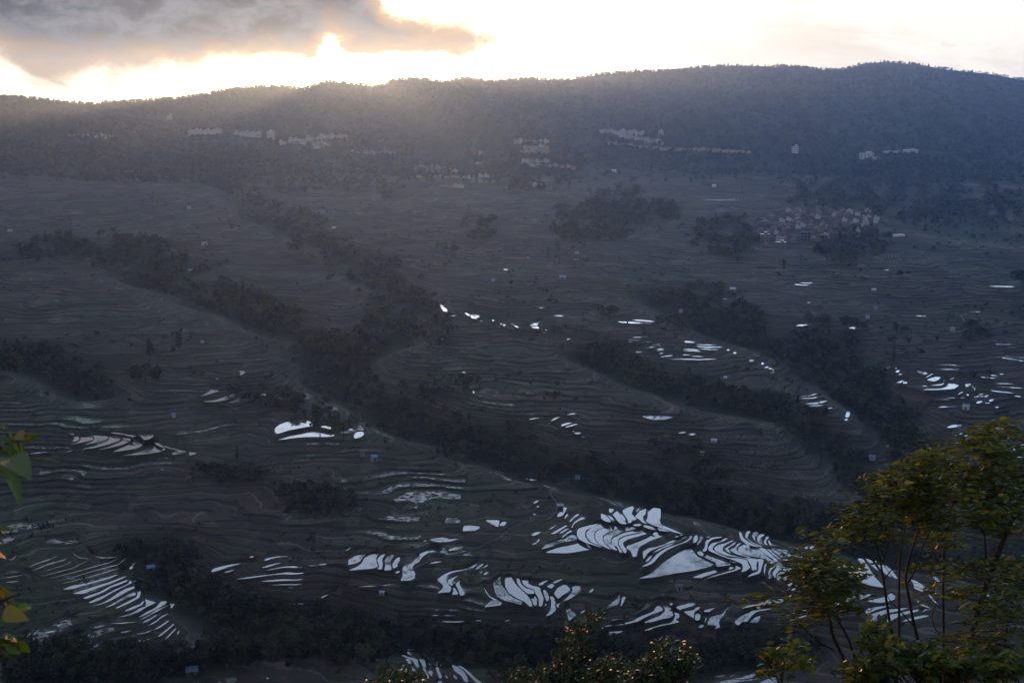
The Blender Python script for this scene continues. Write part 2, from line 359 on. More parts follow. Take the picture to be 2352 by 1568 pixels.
# one pond per line: zone + kind (p outline, s strip with width first, q/t the same but weedy), then x,y pairs
WATER = """
Dp 905,500 935,465 1050,430 1190,395 1190,415 1060,465 1005,500 1000,570 1050,635 1205,695 1170,690 1000,640 930,600 905,560
Dp 1215,405 1365,415 1340,435 1160,480 1110,520 1110,600 1160,660 1265,715 1230,695 1080,640 1020,580 1015,520 1080,455 1190,425
Dp 1380,420 1450,440 1440,465 1280,510 1205,560 1210,620 1260,680 1315,720 1270,710 1170,660 1120,600 1120,525 1170,485 1350,440
Dp 1465,440 1595,455 1610,470 1420,520 1310,575 1300,630 1340,680 1385,735 1320,715 1240,650 1215,610 1220,565 1300,515 1460,470
Dp 1620,470 1680,490 1660,515 1480,550 1395,590 1385,660 1440,755 1410,755 1380,690 1320,665 1310,610 1330,585 1440,530 1600,495
Dp 1695,505 1750,505 1720,540 1500,600 1445,640 1455,680 1490,720 1480,765 1455,755 1420,700 1395,650 1405,600 1480,560 1650,525
Dp 1790,505 2020,515 1930,560 1760,620 1640,690 1620,740 1605,805 1560,805 1540,740 1490,710 1490,680 1540,665 1680,610 1780,560
Dp 1185,295 1230,310 1280,350 1310,400 1250,395 1190,360
Dp 1255,315 1290,320 1350,370 1345,400 1320,400 1290,350
Dp 1285,235 1345,250 1300,295 1280,270
Dp 1320,310 1380,265 1420,320 1495,425 1430,420 1390,400 1350,340
Dp 1395,300 1440,310 1480,370 1465,390 1420,340
Dp 1440,260 1500,230 1560,210 1575,230 1545,300 1590,345 1610,360 1510,420 1500,370 1450,300
Dp 1590,330 1640,270 1720,240 1710,310 1680,330 1690,380 1730,420 1680,405 1640,370 1600,345
Dp 1600,270 1640,230 1635,250 1605,290
Dp 1735,290 1800,230 1890,240 1890,340 1875,380 1900,430 2010,475 2120,525 2150,545 2040,515 1900,470 1790,430 1710,390 1740,340
Ds 25 1565,435 1665,430
Dq 1690,430 1790,455 1840,495 1760,480 1690,455
Dq 1850,465 1960,485 2010,512 1870,500
Dp 740,220 790,230 775,260 740,320 680,340 672,315 700,285 740,275
Dp 755,355 780,310 805,300 795,325 765,355
Dp 810,395 860,340 910,300 935,310 880,345 830,395
Dp 840,460 870,400 960,335 1010,355 940,375 870,420 850,465
Dp 590,540 690,480 790,425 790,445 700,500 650,535
Dp 690,530 760,485 830,465 790,490 720,530
Dp 570,485 665,428 660,440 600,480
Dp 370,545 420,515 490,510 450,540 400,560
Dp 720,580 790,520 850,480 865,505 800,530 740,580
Dp 370,660 420,640 465,590 460,620 420,655
Dq 480,720 540,660 680,620 800,560 870,540 930,600 860,615 720,640 600,690
Dp 520,758 680,700 880,660 950,628 1060,640 1190,700 1090,715 920,745 790,765
Dp 2050,580 2100,550 2160,545 2110,565 2060,580
Dp 1680,745 1760,700 1840,690 1960,650 1960,640 2100,585 2160,570 2215,558 2160,590 1960,660 1780,730 1740,760 1690,835 1680,790
Dp 1700,865 1730,800 1790,765 1790,790 1760,840 1730,862
Dp 1660,925 1760,870 1850,770 1960,700 2120,650 2220,600 2235,550 2258,550 2255,590 2200,630 2060,680 1960,730 1880,790 1800,880 1740,910
Ds 14 1800,760 1900,705 2060,640
Dp 2270,640 2290,560 2320,550 2330,600 2300,640
Dp 390,178 420,150 455,142 440,165 405,178
Dp 420,222 455,205 458,222
Ds 8 385,308 425,308
Dp -10,440 20,400 50,392 80,402 40,440
Ds 8 1930,1095 2030,1088
Ep -438,1065 -308,1020 -228,960 -158,890 -58,820 42,750 132,712 245,690 225,740 250,785 330,830 465,870 460,895 400,925 220,970 0,1000 -200,1040
Eq 270,740 300,730 400,800 560,855 660,895 640,905 490,925 475,870 380,830 260,770
Ep 200,1050 330,1000 480,960 690,910 700,925 680,950 500,985 340,1040 310,1055
Ep 355,1068 480,1020 650,970 705,960 715,920 700,880 560,820 400,770 345,745 380,740 480,785 600,840 720,855 800,890 780,940 700,975 560,1010
Ep 320,735 350,700 360,620 420,580 540,568 555,578 440,600 390,640 375,730 345,745
Ep 395,735 390,690 430,645 480,615 570,595 600,580 630,590 570,625 500,640 445,690 440,720 500,765 640,820 760,825 850,845 865,900 890,930 830,975 780,985 800,940 790,890 700,850 540,795
Ep 455,700 520,660 580,650 660,615 690,605 690,620 620,650 565,690 560,735 640,780 800,820 960,830 975,850 955,900 965,960 905,965 900,920 870,870 850,835 760,815 600,790 480,745
Ep 580,710 620,690 650,670 700,635 725,630 700,660 630,700 625,720 700,780 860,820 1045,835 1030,900 1000,1000 845,1045 900,1005 980,975 985,870 960,820 760,800 620,750
Ep 640,720 700,700 740,650 780,640 770,655 720,700 730,740 810,785 900,810 840,808 720,775 660,740
Eq 740,700 800,665 870,665 880,710 960,790 990,815 900,800 790,770 740,740
Eq 885,690 960,700 1080,800 1180,880 1185,910 1130,960 1115,1000 1145,1050 1100,1065 1095,990 1140,900 1080,840 980,810 910,750
Ep 975,700 1050,705 1150,790 1270,910 1270,940 1190,1000 1180,1060 1150,1030 1145,1000 1200,920 1150,830 1050,770
Eq 1070,710 1120,720 1250,810 1325,920 1330,960 1250,1020 1230,1085 1200,1080 1190,1020 1270,960 1280,920 1200,820 1120,750
Ep 1130,705 1250,760 1280,840 1340,900 1350,980 1320,975 1340,930 1290,880 1240,800 1150,740
Ep 1260,770 1330,830 1340,880 1380,980 1350,985 1330,900 1280,830
Eq 1240,730 1340,760 1400,830 1400,870 1450,990 1400,990 1385,920 1350,850 1330,800
Ep 1370,780 1460,790 1480,850 1500,900 1560,960 1500,1000 1430,900 1400,820
Eq 1470,795 1540,820 1620,900 1600,940 1540,900 1490,840
Ep 1540,800 1620,810 1700,880 1680,890 1620,850
Ep 750,520 775,515 800,580 860,630 990,690 960,690 840,660 770,600
Ep 845,505 890,505 860,550 850,590 920,640 1040,690 1010,695 900,640 820,570
Ep 930,515 985,520 940,570 940,610 1020,670 1000,665 930,610 900,560
Ep 1000,540 1060,545 1000,590 990,630 1050,690 1020,670 970,620 965,580
Ep 1070,570 1110,570 1070,620 1075,650 1130,690 1080,680 1040,640
Ep 1100,600 1130,650 1135,690 1095,640
Ep 1440,635 1500,630 1480,660 1445,660
Ep 1445,690 1540,650 1590,635 1570,655 1480,700
Ep 1510,700 1620,650 1680,690 1680,740 1650,765 1570,730
Ep 1700,680 1745,735 1730,750
Et 15 1330,690 1440,700 1450,750
Ep 1265,1080 1290,1030 1380,995 1340,1040 1300,1090
Ep 1325,1160 1330,1100 1380,1060 1450,1025 1430,1060 1380,1120 1345,1160
Ep 1365,1200 1410,1140 1450,1100 1440,1160 1400,1205
Es 18 1100,850 1070,880 1055,940 1050,1020
Ep 290,565 340,560 330,590 300,630 270,665 255,660 290,610
Ep 215,640 220,580 245,550 270,600 240,640
Ep 360,580 410,565 400,580
Ep 775,1420 800,1390 1000,1350 1200,1300 1300,1305 1240,1350 1060,1365 900,1390
Ep 790,1568 860,1480 900,1440 1040,1410 1220,1405 1100,1425 960,1450 900,1500 850,1568
Es 16 1350,1485 1480,1440 1640,1430
Es 14 1420,1540 1520,1500 1660,1480
Ep 235,1548 240,1480 270,1465 300,1490 295,1540 265,1555
Ep 1480,960 1560,930 1700,960 1900,1010 2060,1040 2200,1130 2100,1160 1900,1120 1700,1090 1560,1040
Ep 1500,1090 1620,1100 1820,1150 1960,1200 2000,1260 1820,1240 1640,1200 1500,1150
Fp -100,880 60,860 300,900 500,950 560,1020 640,1100 700,1170 560,1150 300,1080 100,1000 -50,960
Fp 380,820 450,830 560,1000 620,1060 560,1030 450,930
Fp 470,825 560,850 620,920 700,1010 640,1000 560,920
Fp 580,850 660,870 740,970 800,1060 740,1040 660,960
Fp 700,900 780,950 860,1060 840,1080 760,1000
Fp 1005,1070 1080,1090 1220,1190 1160,1225 1050,1180 1040,1120
Fp 1260,1035 1300,1040 1365,1095 1330,1115
Fp 1440,1170 1530,1220 1500,1230
Fp 0,1330 200,1290 420,1250 560,1240 480,1290 250,1340 60,1400 0,1430
Fp 480,1330 700,1280 780,1230 830,1270 820,1310 660,1350
Fp 480,1420 640,1390 800,1370 600,1430 480,1480
Fp 480,1568 540,1480 700,1430 900,1410 1000,1400 880,1440 680,1480 600,1568
Fp 640,1568 700,1500 900,1460 1100,1420 1100,1445 880,1500 760,1568
Fp 900,1568 1000,1525 1170,1490 1240,1500 1000,1560
Fs 20 1210,1240 1270,1310 1330,1370
Ft 20 1060,1300 1140,1370 1240,1410
Fs 14 1140,1460 1190,1425 1260,1415
Fs 25 1910,1245 1950,1290
Fs 15 1780,1340 1810,1360 1830,1390
Fs 12 1880,1340 1900,1380
Fs 14 1800,85 1870,100
Op 0,640 0,615 130,585 210,530 330,480 450,430 490,350 550,305 560,360 600,405 560,440 420,480 300,540 210,590 100,620
Op 285,615 400,560 540,510 620,440 625,400 595,350 620,320 700,350 735,400 740,450 760,500 700,535 560,560 440,600
Op 290,735 420,690 520,640 640,610 760,560 790,500 750,440 745,395 860,430 850,480 875,540 860,600 740,630 560,665 460,690 380,730
Oq 155,485 250,420 340,300 370,285 400,340 340,390 240,440
Op 0,745 0,720 150,690 270,650 420,635 400,655 290,690 160,715
Op 450,790 500,745 620,735 750,715 680,745 560,775
Ot 14 220,822 330,808 440,800
Op 795,375 860,345 940,330 1030,290 1110,315 1080,345 960,380 880,400 870,420
Op 915,440 1080,415 1120,370 1160,355 1180,370 1160,400 1090,440 1080,500 1085,545 1000,500
Op 1100,490 1150,460 1190,500 1170,570 1130,580 1100,550
Op 1235,445 1250,415 1340,395 1420,370 1350,420 1320,445
Op 1250,490 1295,485 1275,570 1250,620 1265,540
Op 1115,595 1250,650 1210,690 1145,690
Op 685,320 750,300 735,345
Oq 1290,620 1340,520 1440,490 1530,470 1570,400 1660,340 1640,370 1580,430 1550,500 1500,540 1470,610 1490,690 1410,705 1440,660 1300,650
Oq 1720,600 1780,540 1870,480 1990,420 2130,390 2352,390 2352,400 2150,405 2000,440 1960,490 1860,550 1840,600 1780,655 1740,640
Oq 1930,610 2030,530 2130,490 2110,560 2080,615
Ot 40 1710,790 1770,740 1850,670
Op 575,900 700,880 850,830 1000,790 1045,835 920,870 780,905 620,905
Op 30,940 150,915 350,905 510,890 400,915 200,945 100,950
Op -100,1030 0,985 140,980 80,1000 0,1008
Op 770,1550 860,1480 930,1400 1030,1390 1080,1410 960,1430 870,1490 820,1530
Os 16 1080,1398 1200,1404 1330,1408
Os 16 920,1510 1000,1470 1120,1440 1300,1420
Op 1390,1450 1560,1420 1760,1370 1780,1380 1620,1440 1480,1475
Os 18 1640,1460 1740,1420 1900,1385
Op 1700,1490 1840,1470 1980,1400 2200,1365 2220,1380 2180,1430 1960,1480 1840,1500
Op 1400,1568 1560,1520 1700,1500 1850,1510 2050,1490 2200,1460 2352,1400 2352,1440 2150,1490 1960,1520 1780,1540 1600,1568
Op 2080,1568 2200,1510 2352,1460 2400,1568
Op 930,1550 1040,1500 1080,1470 1000,1530 950,1568
Np 1595,690 1700,650 1880,625 1960,612 1960,640 1900,650 1740,660 1650,680 1610,710
Np 1690,755 1760,730 1880,725 1955,712 1955,742 1930,750 1840,780 1800,820 1730,830
Nq 1650,405 1700,340 1830,240 1850,180 1885,170 1870,280 1840,330 1750,370
Nq 1890,370 1900,280 1920,210 1975,200 1940,290
Nq 1260,475 1280,430 1350,405 1330,440
Np 1840,1065 1920,1010 2090,980 2020,995 1900,1030
Ns 14 2180,820 2300,812
Ns 10 1740,575 1930,548
Ns 24 1400,140 1470,80
Nq 1010,385 1050,350 1090,365 1100,400 1200,495 1080,590 1060,500 1040,430
Cp 440,630 500,580 600,530 750,510 870,460 910,425 905,450 860,500 770,520 620,550 560,580 540,630 560,680 605,730 590,780 500,785 435,795 500,740 510,700 450,650
Cp 560,640 640,600 700,575 640,620 610,660 620,700 600,705 570,670
Cp 610,810 630,760 615,725 640,725 690,800 650,810
Cp 650,690 690,650 730,632 700,660 700,690 730,740 765,795 740,820 705,815 690,760
Cq 890,520 900,490 960,450 990,440 950,490
Cp 970,505 1000,470 1045,450 1020,480
Cp 930,560 970,530 960,550
Cp 975,578 1010,545 1045,545 1010,575
Cq 1095,690 1110,650 1150,620 1180,585 1190,600 1180,680 1230,740 1270,790 1330,850 1440,890 1420,930 1320,900 1230,880 1150,840 1120,780
Cp 1230,650 1250,590 1310,590 1330,640 1370,700 1440,760 1500,820 1550,900 1555,950 1520,945 1460,890 1370,850 1280,790 1240,720
Cp 1370,610 1400,620 1420,680 1470,730 1580,760 1580,800 1500,800 1430,740 1380,680
Cp 1500,810 1585,810 1615,860 1605,940 1570,930 1555,880
Cp 1425,630 1510,640 1510,680 1560,705 1650,715 1650,760 1690,850 1670,945 1635,945 1630,850 1590,790 1580,750 1500,725 1450,690
Cp 1680,750 1710,750 1755,840 1750,870 1725,890 1700,830
Cp 1700,940 1720,895 1730,920 1715,940
Cp 1760,815 1790,820 1840,870 1820,920 1835,990 1780,1040 1710,1065 1770,1000 1780,900
Cp 1850,890 1890,885 1880,930 1855,970 1840,940
Cp 1810,800 1850,730 1940,680 2000,740 1990,770 1920,810 1860,860
Cp 1915,890 1990,820 2030,760 2020,720 2070,700 2120,710 2130,760 2090,800 1980,870
Cp 1620,695 1680,655 1750,635 1700,670 1670,700
Cp 1725,715 1780,680 1830,685 1780,740
Cp 1790,668 1850,640 1930,615 1860,660 1830,675
Cq 985,958 1050,900 1100,870 1050,835 1000,770 980,690 1010,760 1060,830 1130,860 1200,905 1180,935 1100,945
Cq 30,600 30,480 150,430 240,320 350,270 450,255 485,290 440,310 330,320 260,370 230,420 160,460 145,500 180,560 170,620 120,645 0,645
Cq 355,165 420,145 520,135 590,160 700,150 600,185 480,195 390,185
Cs 16 355,440 420,430 490,420
Cs 12 275,185 310,172
Cq 750,30 850,0 950,20 880,60 760,60
Cq 560,290 640,250 740,240 700,270 600,295
Cp 1540,120 1580,85 1660,70 1600,105
Cp 1545,225 1600,200 1635,145 1640,170 1600,215
Cs 13 480,1125 640,1130 860,1108
Cs 11 890,1115 960,1112
Ct 18 370,1055 500,1045 680,1055
Cs 14 1230,1120 1300,1105
Cs 14 1335,970 1400,965
Cs 22 2225,785 2280,740
Ct 14 400,990 560,985 720,1000
Bp 130,530 170,500 330,460 480,425 620,430 700,435 600,440 480,445 350,480 220,525 150,545
Bp 270,550 380,520 520,492 440,505 340,545
Bp 750,405 790,380 900,360 1080,352 940,368 850,385 780,410
Bp 715,498 800,465 920,435 980,430 900,450 800,485
Bp 770,530 840,510 980,480 1110,470 1220,492 1100,495 1000,490 900,505
Bp 415,628 600,600 760,580 900,560 1020,543 1120,548 1220,545 1220,562 1080,575 1000,568 880,575 720,597 560,620
Bp 710,657 820,640 960,625 1060,628 1140,630 1235,618 1160,642 960,648 820,655
Bs 12 845,695 1000,690 1140,692 1205,682
Bs 9 1030,725 1100,726
Bt 22 1260,470 1350,465 1500,445
Bp 570,370 635,352 620,375
Bq 1740,460 1745,400 1830,350 1960,325 1900,390 1870,430 1800,450
Bp 1740,528 1850,480 1900,440 1930,380 2010,330 2110,318 2070,380 2080,440 2095,480 2030,505 1880,515
Bp 2085,510 2110,480 2080,400 2120,350 2200,305 2140,390 2150,450 2140,512
Bp 2165,525 2180,470 2160,410 2210,360 2280,325 2285,350 2240,410 2250,480 2250,520
Bp 2270,505 2260,450 2310,380 2352,360 2352,400 2320,450 2325,480
Bp 2290,550 2340,520 2352,540 2320,560
Bp 1700,300 1780,250 1750,280
Bs 9 480,872 560,855 640,852 720,862
Bs 9 945,892 1040,912 1130,920 1220,916
Bs 9 1345,890 1450,835 1550,785 1640,755
Bs 8 1870,720 2000,710 2150,700 2260,688 2352,690
Bp 295,1265 310,1220 330,1220 315,1270 370,1325 345,1332
Bp 405,1310 430,1240 500,1200 480,1225 430,1290 450,1360 430,1350
Bp 465,1305 500,1245 518,1245 490,1290
Ap 735,750 840,705 980,680 1160,635 1300,595 1400,570 1300,615 1160,655 1000,700 870,738 790,750
Ap 850,800 960,760 1120,710 1290,660 1420,610 1490,592 1440,620 1300,680 1180,720 1060,765 980,800
Ap 970,850 1070,810 1170,780 1290,710 1400,670 1500,632 1490,655 1410,690 1310,725 1200,790 1100,830 1020,858
Ap 1040,905 1120,860 1240,810 1340,750 1440,715 1510,680 1530,640 1555,670 1480,705 1400,745 1280,810 1180,870 1070,908
Ap 1070,948 1200,910 1290,860 1400,780 1480,740 1580,710 1580,735 1500,770 1400,830 1280,890 1180,925
Ap 1215,968 1300,930 1380,880 1480,820 1580,780 1602,800 1590,820 1500,840 1400,900 1300,945
Ap 1350,970 1420,930 1520,880 1600,840 1620,800 1600,750 1650,750 1655,790 1640,845 1540,900 1440,945 1380,970
Ap 1450,1005 1560,950 1650,920 1680,885 1698,890 1670,930 1580,975 1500,1000
Ap 1360,1080 1440,1060 1560,1020 1640,970 1710,950 1720,920 1705,860 1760,880 1835,900 1800,920 1720,955 1640,1010 1550,1050 1450,1068
Ap 1575,1095 1650,1050 1740,1000 1840,950 1890,890 1960,885 1955,910 1880,960 1780,1010 1680,1060
As 16 1620,1120 1720,1070 1840,1000 1985,930
Ap 1970,990 2010,960 2000,905 2030,895 2055,915 2030,960
As 9 1300,1148 1440,1145 1600,1130
As 16 1660,1150 1760,1100 1860,1040
As 14 1730,1178 1830,1130 1900,1070 1980,1035
Ap 1800,1225 1860,1190 1980,1110 1990,1120 1880,1200
Ap 1855,1300 1930,1240 2040,1150 2050,1160 1960,1240 1880,1300
Ap 1930,1345 2010,1255 2080,1190 2060,1225 1990,1300
Ap 1415,1255 1460,1240 1560,1225 1480,1255
As 8 1600,1275 1700,1260 1800,1225
Ap 1595,1355 1660,1345 1780,1325 1680,1358
As 14 2080,1280 2110,1230
Ap 1500,520 1560,460 1590,390 1625,390 1610,420 1580,480 1540,510
Ap 1565,650 1605,628 1595,660
At 16 330,490 450,440 600,390 700,340
At 18 380,530 560,455 760,400 810,355
At 11 440,560 600,510 760,460 880,400
At 10 470,600 640,555 850,500 1050,400
At 11 520,632 700,590 1000,510 1300,430 1400,375
At 9 620,660 800,620 1100,530 1380,460 1500,370
At 8 690,690 900,640 1200,560 1400,500
At 14 850,280 860,330 940,380 1060,390
At 14 1040,310 1100,350 1200,380 1380,370
At 10 200,330 160,390 100,405
At 22 55,565 130,545 230,545
At 10 0,620 140,600 280,578
As 14 70,663 150,660 220,648
At 18 520,1262 600,1245 670,1228
As 16 320,1310 365,1250
At 28 660,1180 780,1150
At 10 1100,1200 1230,1170
At 12 400,1290 440,1225
At 24 1030,1450 1080,1430 1160,1395
Lq 230,1568 300,1520 420,1460 560,1415 640,1425 680,1470 640,1520 560,1568
Lq 1145,1490 1200,1470 1290,1460 1350,1475 1360,1510 1300,1560 1240,1568
Lp 1055,1568 1080,1525 1115,1525 1100,1568
Lp 1820,1490 1850,1445 1890,1480 1860,1495
Ls 25 740,1530 770,1568
Mp 900,1035 940,1023 1040,1040 1025,1060
Mq 890,1065 940,1060 1040,1080 1110,1120 1130,1180 1050,1170 960,1140 900,1090
Mp 805,1130 840,1115 900,1145 980,1160 1060,1190 1070,1260 1110,1350 1070,1350 1030,1290 980,1210 880,1160
Mp 865,1180 920,1180 960,1230 970,1300 1040,1370 1000,1395 960,1340 930,1260 890,1210
Mp 1070,1185 1170,1190 1185,1250 1200,1320 1160,1330 1130,1280 1110,1230
Mp 1130,1320 1180,1330 1200,1390 1245,1450 1220,1485 1200,1420 1150,1350
Mq 1120,1070 1230,1090 1340,1110 1400,1160 1435,1240 1430,1310 1350,1290 1290,1260 1220,1180 1160,1120
Mp 1235,1245 1285,1245 1290,1350 1255,1350
Mp 1220,1390 1240,1360 1290,1370 1305,1440 1280,1455
Mp 1340,1310 1390,1310 1400,1370 1450,1460 1410,1510 1380,1430
Mp 1395,1120 1520,1130 1600,1160 1610,1220 1580,1260 1540,1230 1490,1160
Mq 1590,1265 1700,1310 1800,1390 1850,1490 1850,1568 1800,1540 1740,1440 1640,1370
Mp 1680,1280 1760,1300 1880,1390 1980,1490 2100,1568 1990,1568 1900,1470 1800,1370
Mq 820,1260 860,1290 900,1350 880,1410 840,1350
Mp 1110,1568 1130,1520 1190,1490 1160,1568
Mp 1360,1568 1400,1525 1440,1530 1440,1568
Mq 1480,1430 1540,1470 1520,1490
Mq 1620,1420 1690,1480 1660,1510 1630,1480
Ip 845,955 870,925 870,885 915,885 935,920 910,945
Ip 815,988 910,965 950,930 940,885 1010,890 1090,905 1100,930 1000,955 900,975
Ip 990,990 1080,955 1110,930 1100,895 990,870 1150,880 1260,890 1280,915 1200,945 1080,975
Ip 960,1040 1140,1000 1260,950 1290,915 1270,885 1120,860 1050,840 1200,865 1400,875 1430,900 1400,945 1260,990 1100,1030
Ip 1150,1050 1300,1010 1430,950 1450,900 1430,870 1500,875 1555,900 1530,950 1440,990 1300,1025
Ip 1290,845 1400,850 1500,870 1610,885 1560,900 1450,870 1340,860
Ip 1320,1075 1400,1040 1520,980 1570,930 1570,905 1620,905 1670,940 1675,1000 1600,1035 1450,1060
Ip 1420,1118 1560,1095 1690,1060 1705,1000 1690,950 1780,925 1800,980 1860,1020 1965,1040 1900,1070 1760,1095 1600,1112
Ip 1600,860 1700,850 1810,870 1800,895 1770,920 1700,935 1650,890
Ip 1810,940 1850,945 1900,1000 1960,1030 1890,1015 1830,985
Iq 2010,1110 2060,1050 2160,1055 2195,1070 2150,1090
Ip 2225,1115 2225,1070 2300,1080 2320,1085 2280,1105
Is 12 1880,970 1990,1030 2130,1055
It 16 350,1095 480,1080 600,1065
Is 8 760,1078 900,1050 1080,1015
Is 10 800,850 880,872
Jp 880,800 930,755 1060,700 1160,660 1240,675 1300,710 1360,740 1380,765 1280,775 1180,795 1040,820 950,850 905,862 880,840
Jp 1380,765 1480,760 1570,795 1540,808 1440,785
Jp 905,935 980,885 1120,850 1280,822 1400,840 1560,860 1585,885 1500,897 1300,897 1140,905 1000,925
Jp 1805,885 1840,835 1920,835 1930,870 1890,900 1820,918
Jp 425,110 500,125 540,135 490,170 465,178 480,140
Jp 0,420 60,395 130,350 110,320 180,332 225,358 160,380 80,405
Jp 30,485 180,465 320,415 370,385 335,360 400,370 432,390 400,430 300,465 180,488
Jp 270,508 380,470 440,435 468,440 455,465 460,490 380,500
Js 12 725,398 780,402
Js 20 815,415 885,418
Js 26 910,442 975,445
Js 14 1335,256 1368,258
Js 12 180,215 215,210
Js 25 1590,435 1650,430
Js 10 1410,610 1440,605
Js 10 1500,410 1600,370
Js 12 1740,810 1800,815
Jq 1355,640 1420,640 1430,690 1370,680
Kp 415,200 450,185 570,175 510,190 505,215 540,240 590,290 510,275 480,230
Kt 10 525,340 600,325 680,322
Kp 750,280 800,300 830,330 790,325
Kp 805,293 860,300 890,340 905,365 840,355 825,320
Kp 865,300 935,320 930,345 900,350
Kp 910,370 990,382 960,392 912,390
Ks 14 1070,365 1110,390
Kp 1165,405 1195,405 1205,430 1185,438
Kp 1212,422 1242,430 1235,445 1212,445
Kp 1280,400 1330,425 1400,462 1380,468 1330,440
Ks 9 1820,327 1920,330
Ks 12 1695,482 1725,500
Ks 8 1680,520 1720,518
Kp 2065,820 2110,805 2180,830 2270,880 2200,860 2120,828
Ks 18 1890,675 1925,685
Ks 7 1630,233 1700,230
Kq 1520,440 1600,400 1680,380 1610,430 1640,480 1560,470
Kq 1940,590 2030,585 1960,620
Ks 10 1520,1545 1580,1532 1645,1515
Ks 10 1780,1565 1830,1530 1900,1508
Ks 12 1960,1490 2040,1472 2090,1475
Ks 7 725,985 780,998
Ks 7 780,1035 825,1037
Ks 20 860,1210 870,1240
Gs 7 370,140 480,138 590,125
Gs 7 330,170 450,172 590,158
Gs 8 300,180 350,192 440,188
Gs 7 270,195 330,207 430,208
Gs 9 230,210 290,228 435,232
Gs 9 180,235 230,250 290,258
Gs 7 390,245 500,242
Gs 7 430,205 540,195 625,185
Gs 10 530,262 640,250 740,232
Gs 6 615,235 710,217
Gs 7 660,285 755,267
Gs 6 670,295 750,287
Gs 6 410,312 520,310
Gs 6 700,330 750,323
Gs 6 745,365 880,347
Gs 7 715,366 750,365
Gp 995,180 1060,185 1125,200 1060,203 995,198
Gs 8 1110,220 1250,228 1375,233
Gs 12 1120,240 1220,254 1440,255
Gs 10 980,272 1080,283 1170,290
Gs 7 1150,270 1280,282 1400,283
Gs 8 975,292 1080,298 1190,307
Gs 6 970,345 1060,346
Gs 7 1070,360 1210,366
Gs 13 840,402 960,393 1060,395 1180,398 1400,390
Gp 1490,150 1560,158 1640,172 1570,180 1450,182 1500,172
Gp 1650,190 1690,175 1770,180 1720,190
Gs 14 1815,190 1860,185
Gs 14 1485,288 1525,288
Gs 16 1565,323 1605,323
Gs 24 1755,412 1815,410
Gs 26 1895,445 1930,448
Gs 12 1930,498 1985,485
Gs 20 1980,510 2025,500
Gs 12 2020,525 2045,515
Gs 8 2000,555 2050,548
Gt 20 1045,1280 1130,1275
Gt 10 920,1265 1040,1248
Gq 470,1060 600,1055 800,1060 880,1075 760,1105 620,1110 540,1085
Gs 14 125,1525 185,1518
Gs 8 140,1485 165,1478
Ps 8 1960,715 2040,722 2130,730
Pp 1890,725 1940,728 1945,740 1890,735
Pp 1950,728 2110,735 2105,745 1955,742
Ps 8 1580,312 1645,312
Ps 6 1115,380 1145,381
Ps 5 1455,690 1520,690
Pp 1500,1425 1560,1400 1625,1390 1560,1415 1510,1433
Ps 8 1530,1440 1625,1412
Ps 10 1545,1450 1590,1442
Ps 12 1570,1465 1590,1462
Ps 16 1590,1480 1645,1472
Ps 12 1635,1500 1670,1500
Ps 6 1555,1355 1610,1345
Ps 6 1290,1385 1360,1375
Ps 7 1435,1395 1500,1365
Qs 6 800,465 860,470 930,473
Qp 800,478 860,480 925,482 880,490 810,485
Qs 7 220,577 390,573
Qs 6 410,658 470,660
Qs 6 890,603 915,602
Qs 6 1620,693 1700,694
Qs 14 815,760 940,742
Qp 810,765 870,755 900,775 860,785
Qs 10 1175,775 1215,780
Qs 5 1960,663 2070,668
Qt 7 2110,492 2290,498
Qs 6 2160,885 2290,885
Qs 6 830,1235 900,1232 990,1210
Qs 6 830,1250 920,1248 1010,1230
Qs 10 880,1285 950,1282 1030,1265
Qs 6 900,1300 1000,1295
Qs 6 960,1320 1065,1313
Qs 9 1140,1392 1168,1392
Qp 1145,1370 1160,1335 1180,1340 1175,1370 1160,1380
Qs 5 1400,388 1465,382
Hs 9 275,300 355,295
Hs 8 275,318 375,313
Hs 12 415,320 475,310
Hs 9 520,392 570,380
Hs 16 600,440 640,430 670,420
Hs 18 610,468 690,450 715,435
Hp 720,498 770,480 800,455 795,480 760,505
Hs 12 835,510 865,490
Hp 840,550 860,520 900,505 890,530 870,555
Hp 850,582 900,555 922,570 900,583
Hp 1210,640 1240,620 1370,592 1375,605 1345,640 1290,658
Hp 850,672 920,645 1010,630 925,655 905,675
Hp 928,665 980,660 975,680 930,685
Hp 1205,748 1380,742 1440,720 1460,668 1510,680 1590,705 1530,745 1300,758 1160,756
Hs 11 1390,620 1420,660 1400,695 1260,703
Hs 9 1155,712 1220,710
Hs 12 1480,635 1515,620 1538,600
Hp 1190,615 1270,560 1310,555 1220,605
Hq 1080,520 1150,530 1225,565 1180,580 1100,550
Hq 1660,690 1730,670 1720,710 1670,725
Hs 10 1735,680 1750,720 1780,745 1760,765
Hs 14 1765,845 1800,832 1880,830
Hs 22 1880,835 1945,820
Hs 24 1940,885 2000,868
Hs 24 1790,910 1865,890
Hs 10 1890,910 1960,910
Hs 14 2010,960 2055,958
Hs 16 1680,805 1700,825
Hs 10 1575,810 1640,775
Hs 10 1820,815 1880,800
Hs 13 1345,962 1450,952 1595,948
Ht 9 1155,958 1245,955
Hs 8 1230,895 1310,890
Hs 7 1210,875 1400,868 1720,862
Ht 6 1430,850 1680,848
Hq 1440,1195 1520,1165 1630,1162 1600,1185 1480,1205
Hs 10 1660,1218 1690,1215
Hs 10 1720,1235 1860,1228
Hq 1900,1220 1980,1190 2110,1185 2130,1210 2000,1230
Hs 9 1480,1235 1530,1265 1555,1300
Hs 8 1590,1280 1645,1258
Hs 10 1640,1305 1695,1285
Hs 12 1650,1350 1720,1310
Hp 1590,1360 1620,1335 1640,1358
Hs 8 1740,1320 1830,1310
Hq 1740,1355 1850,1365 1980,1340 1900,1360 1800,1368
Hs 9 2060,1330 2150,1318 2230,1312
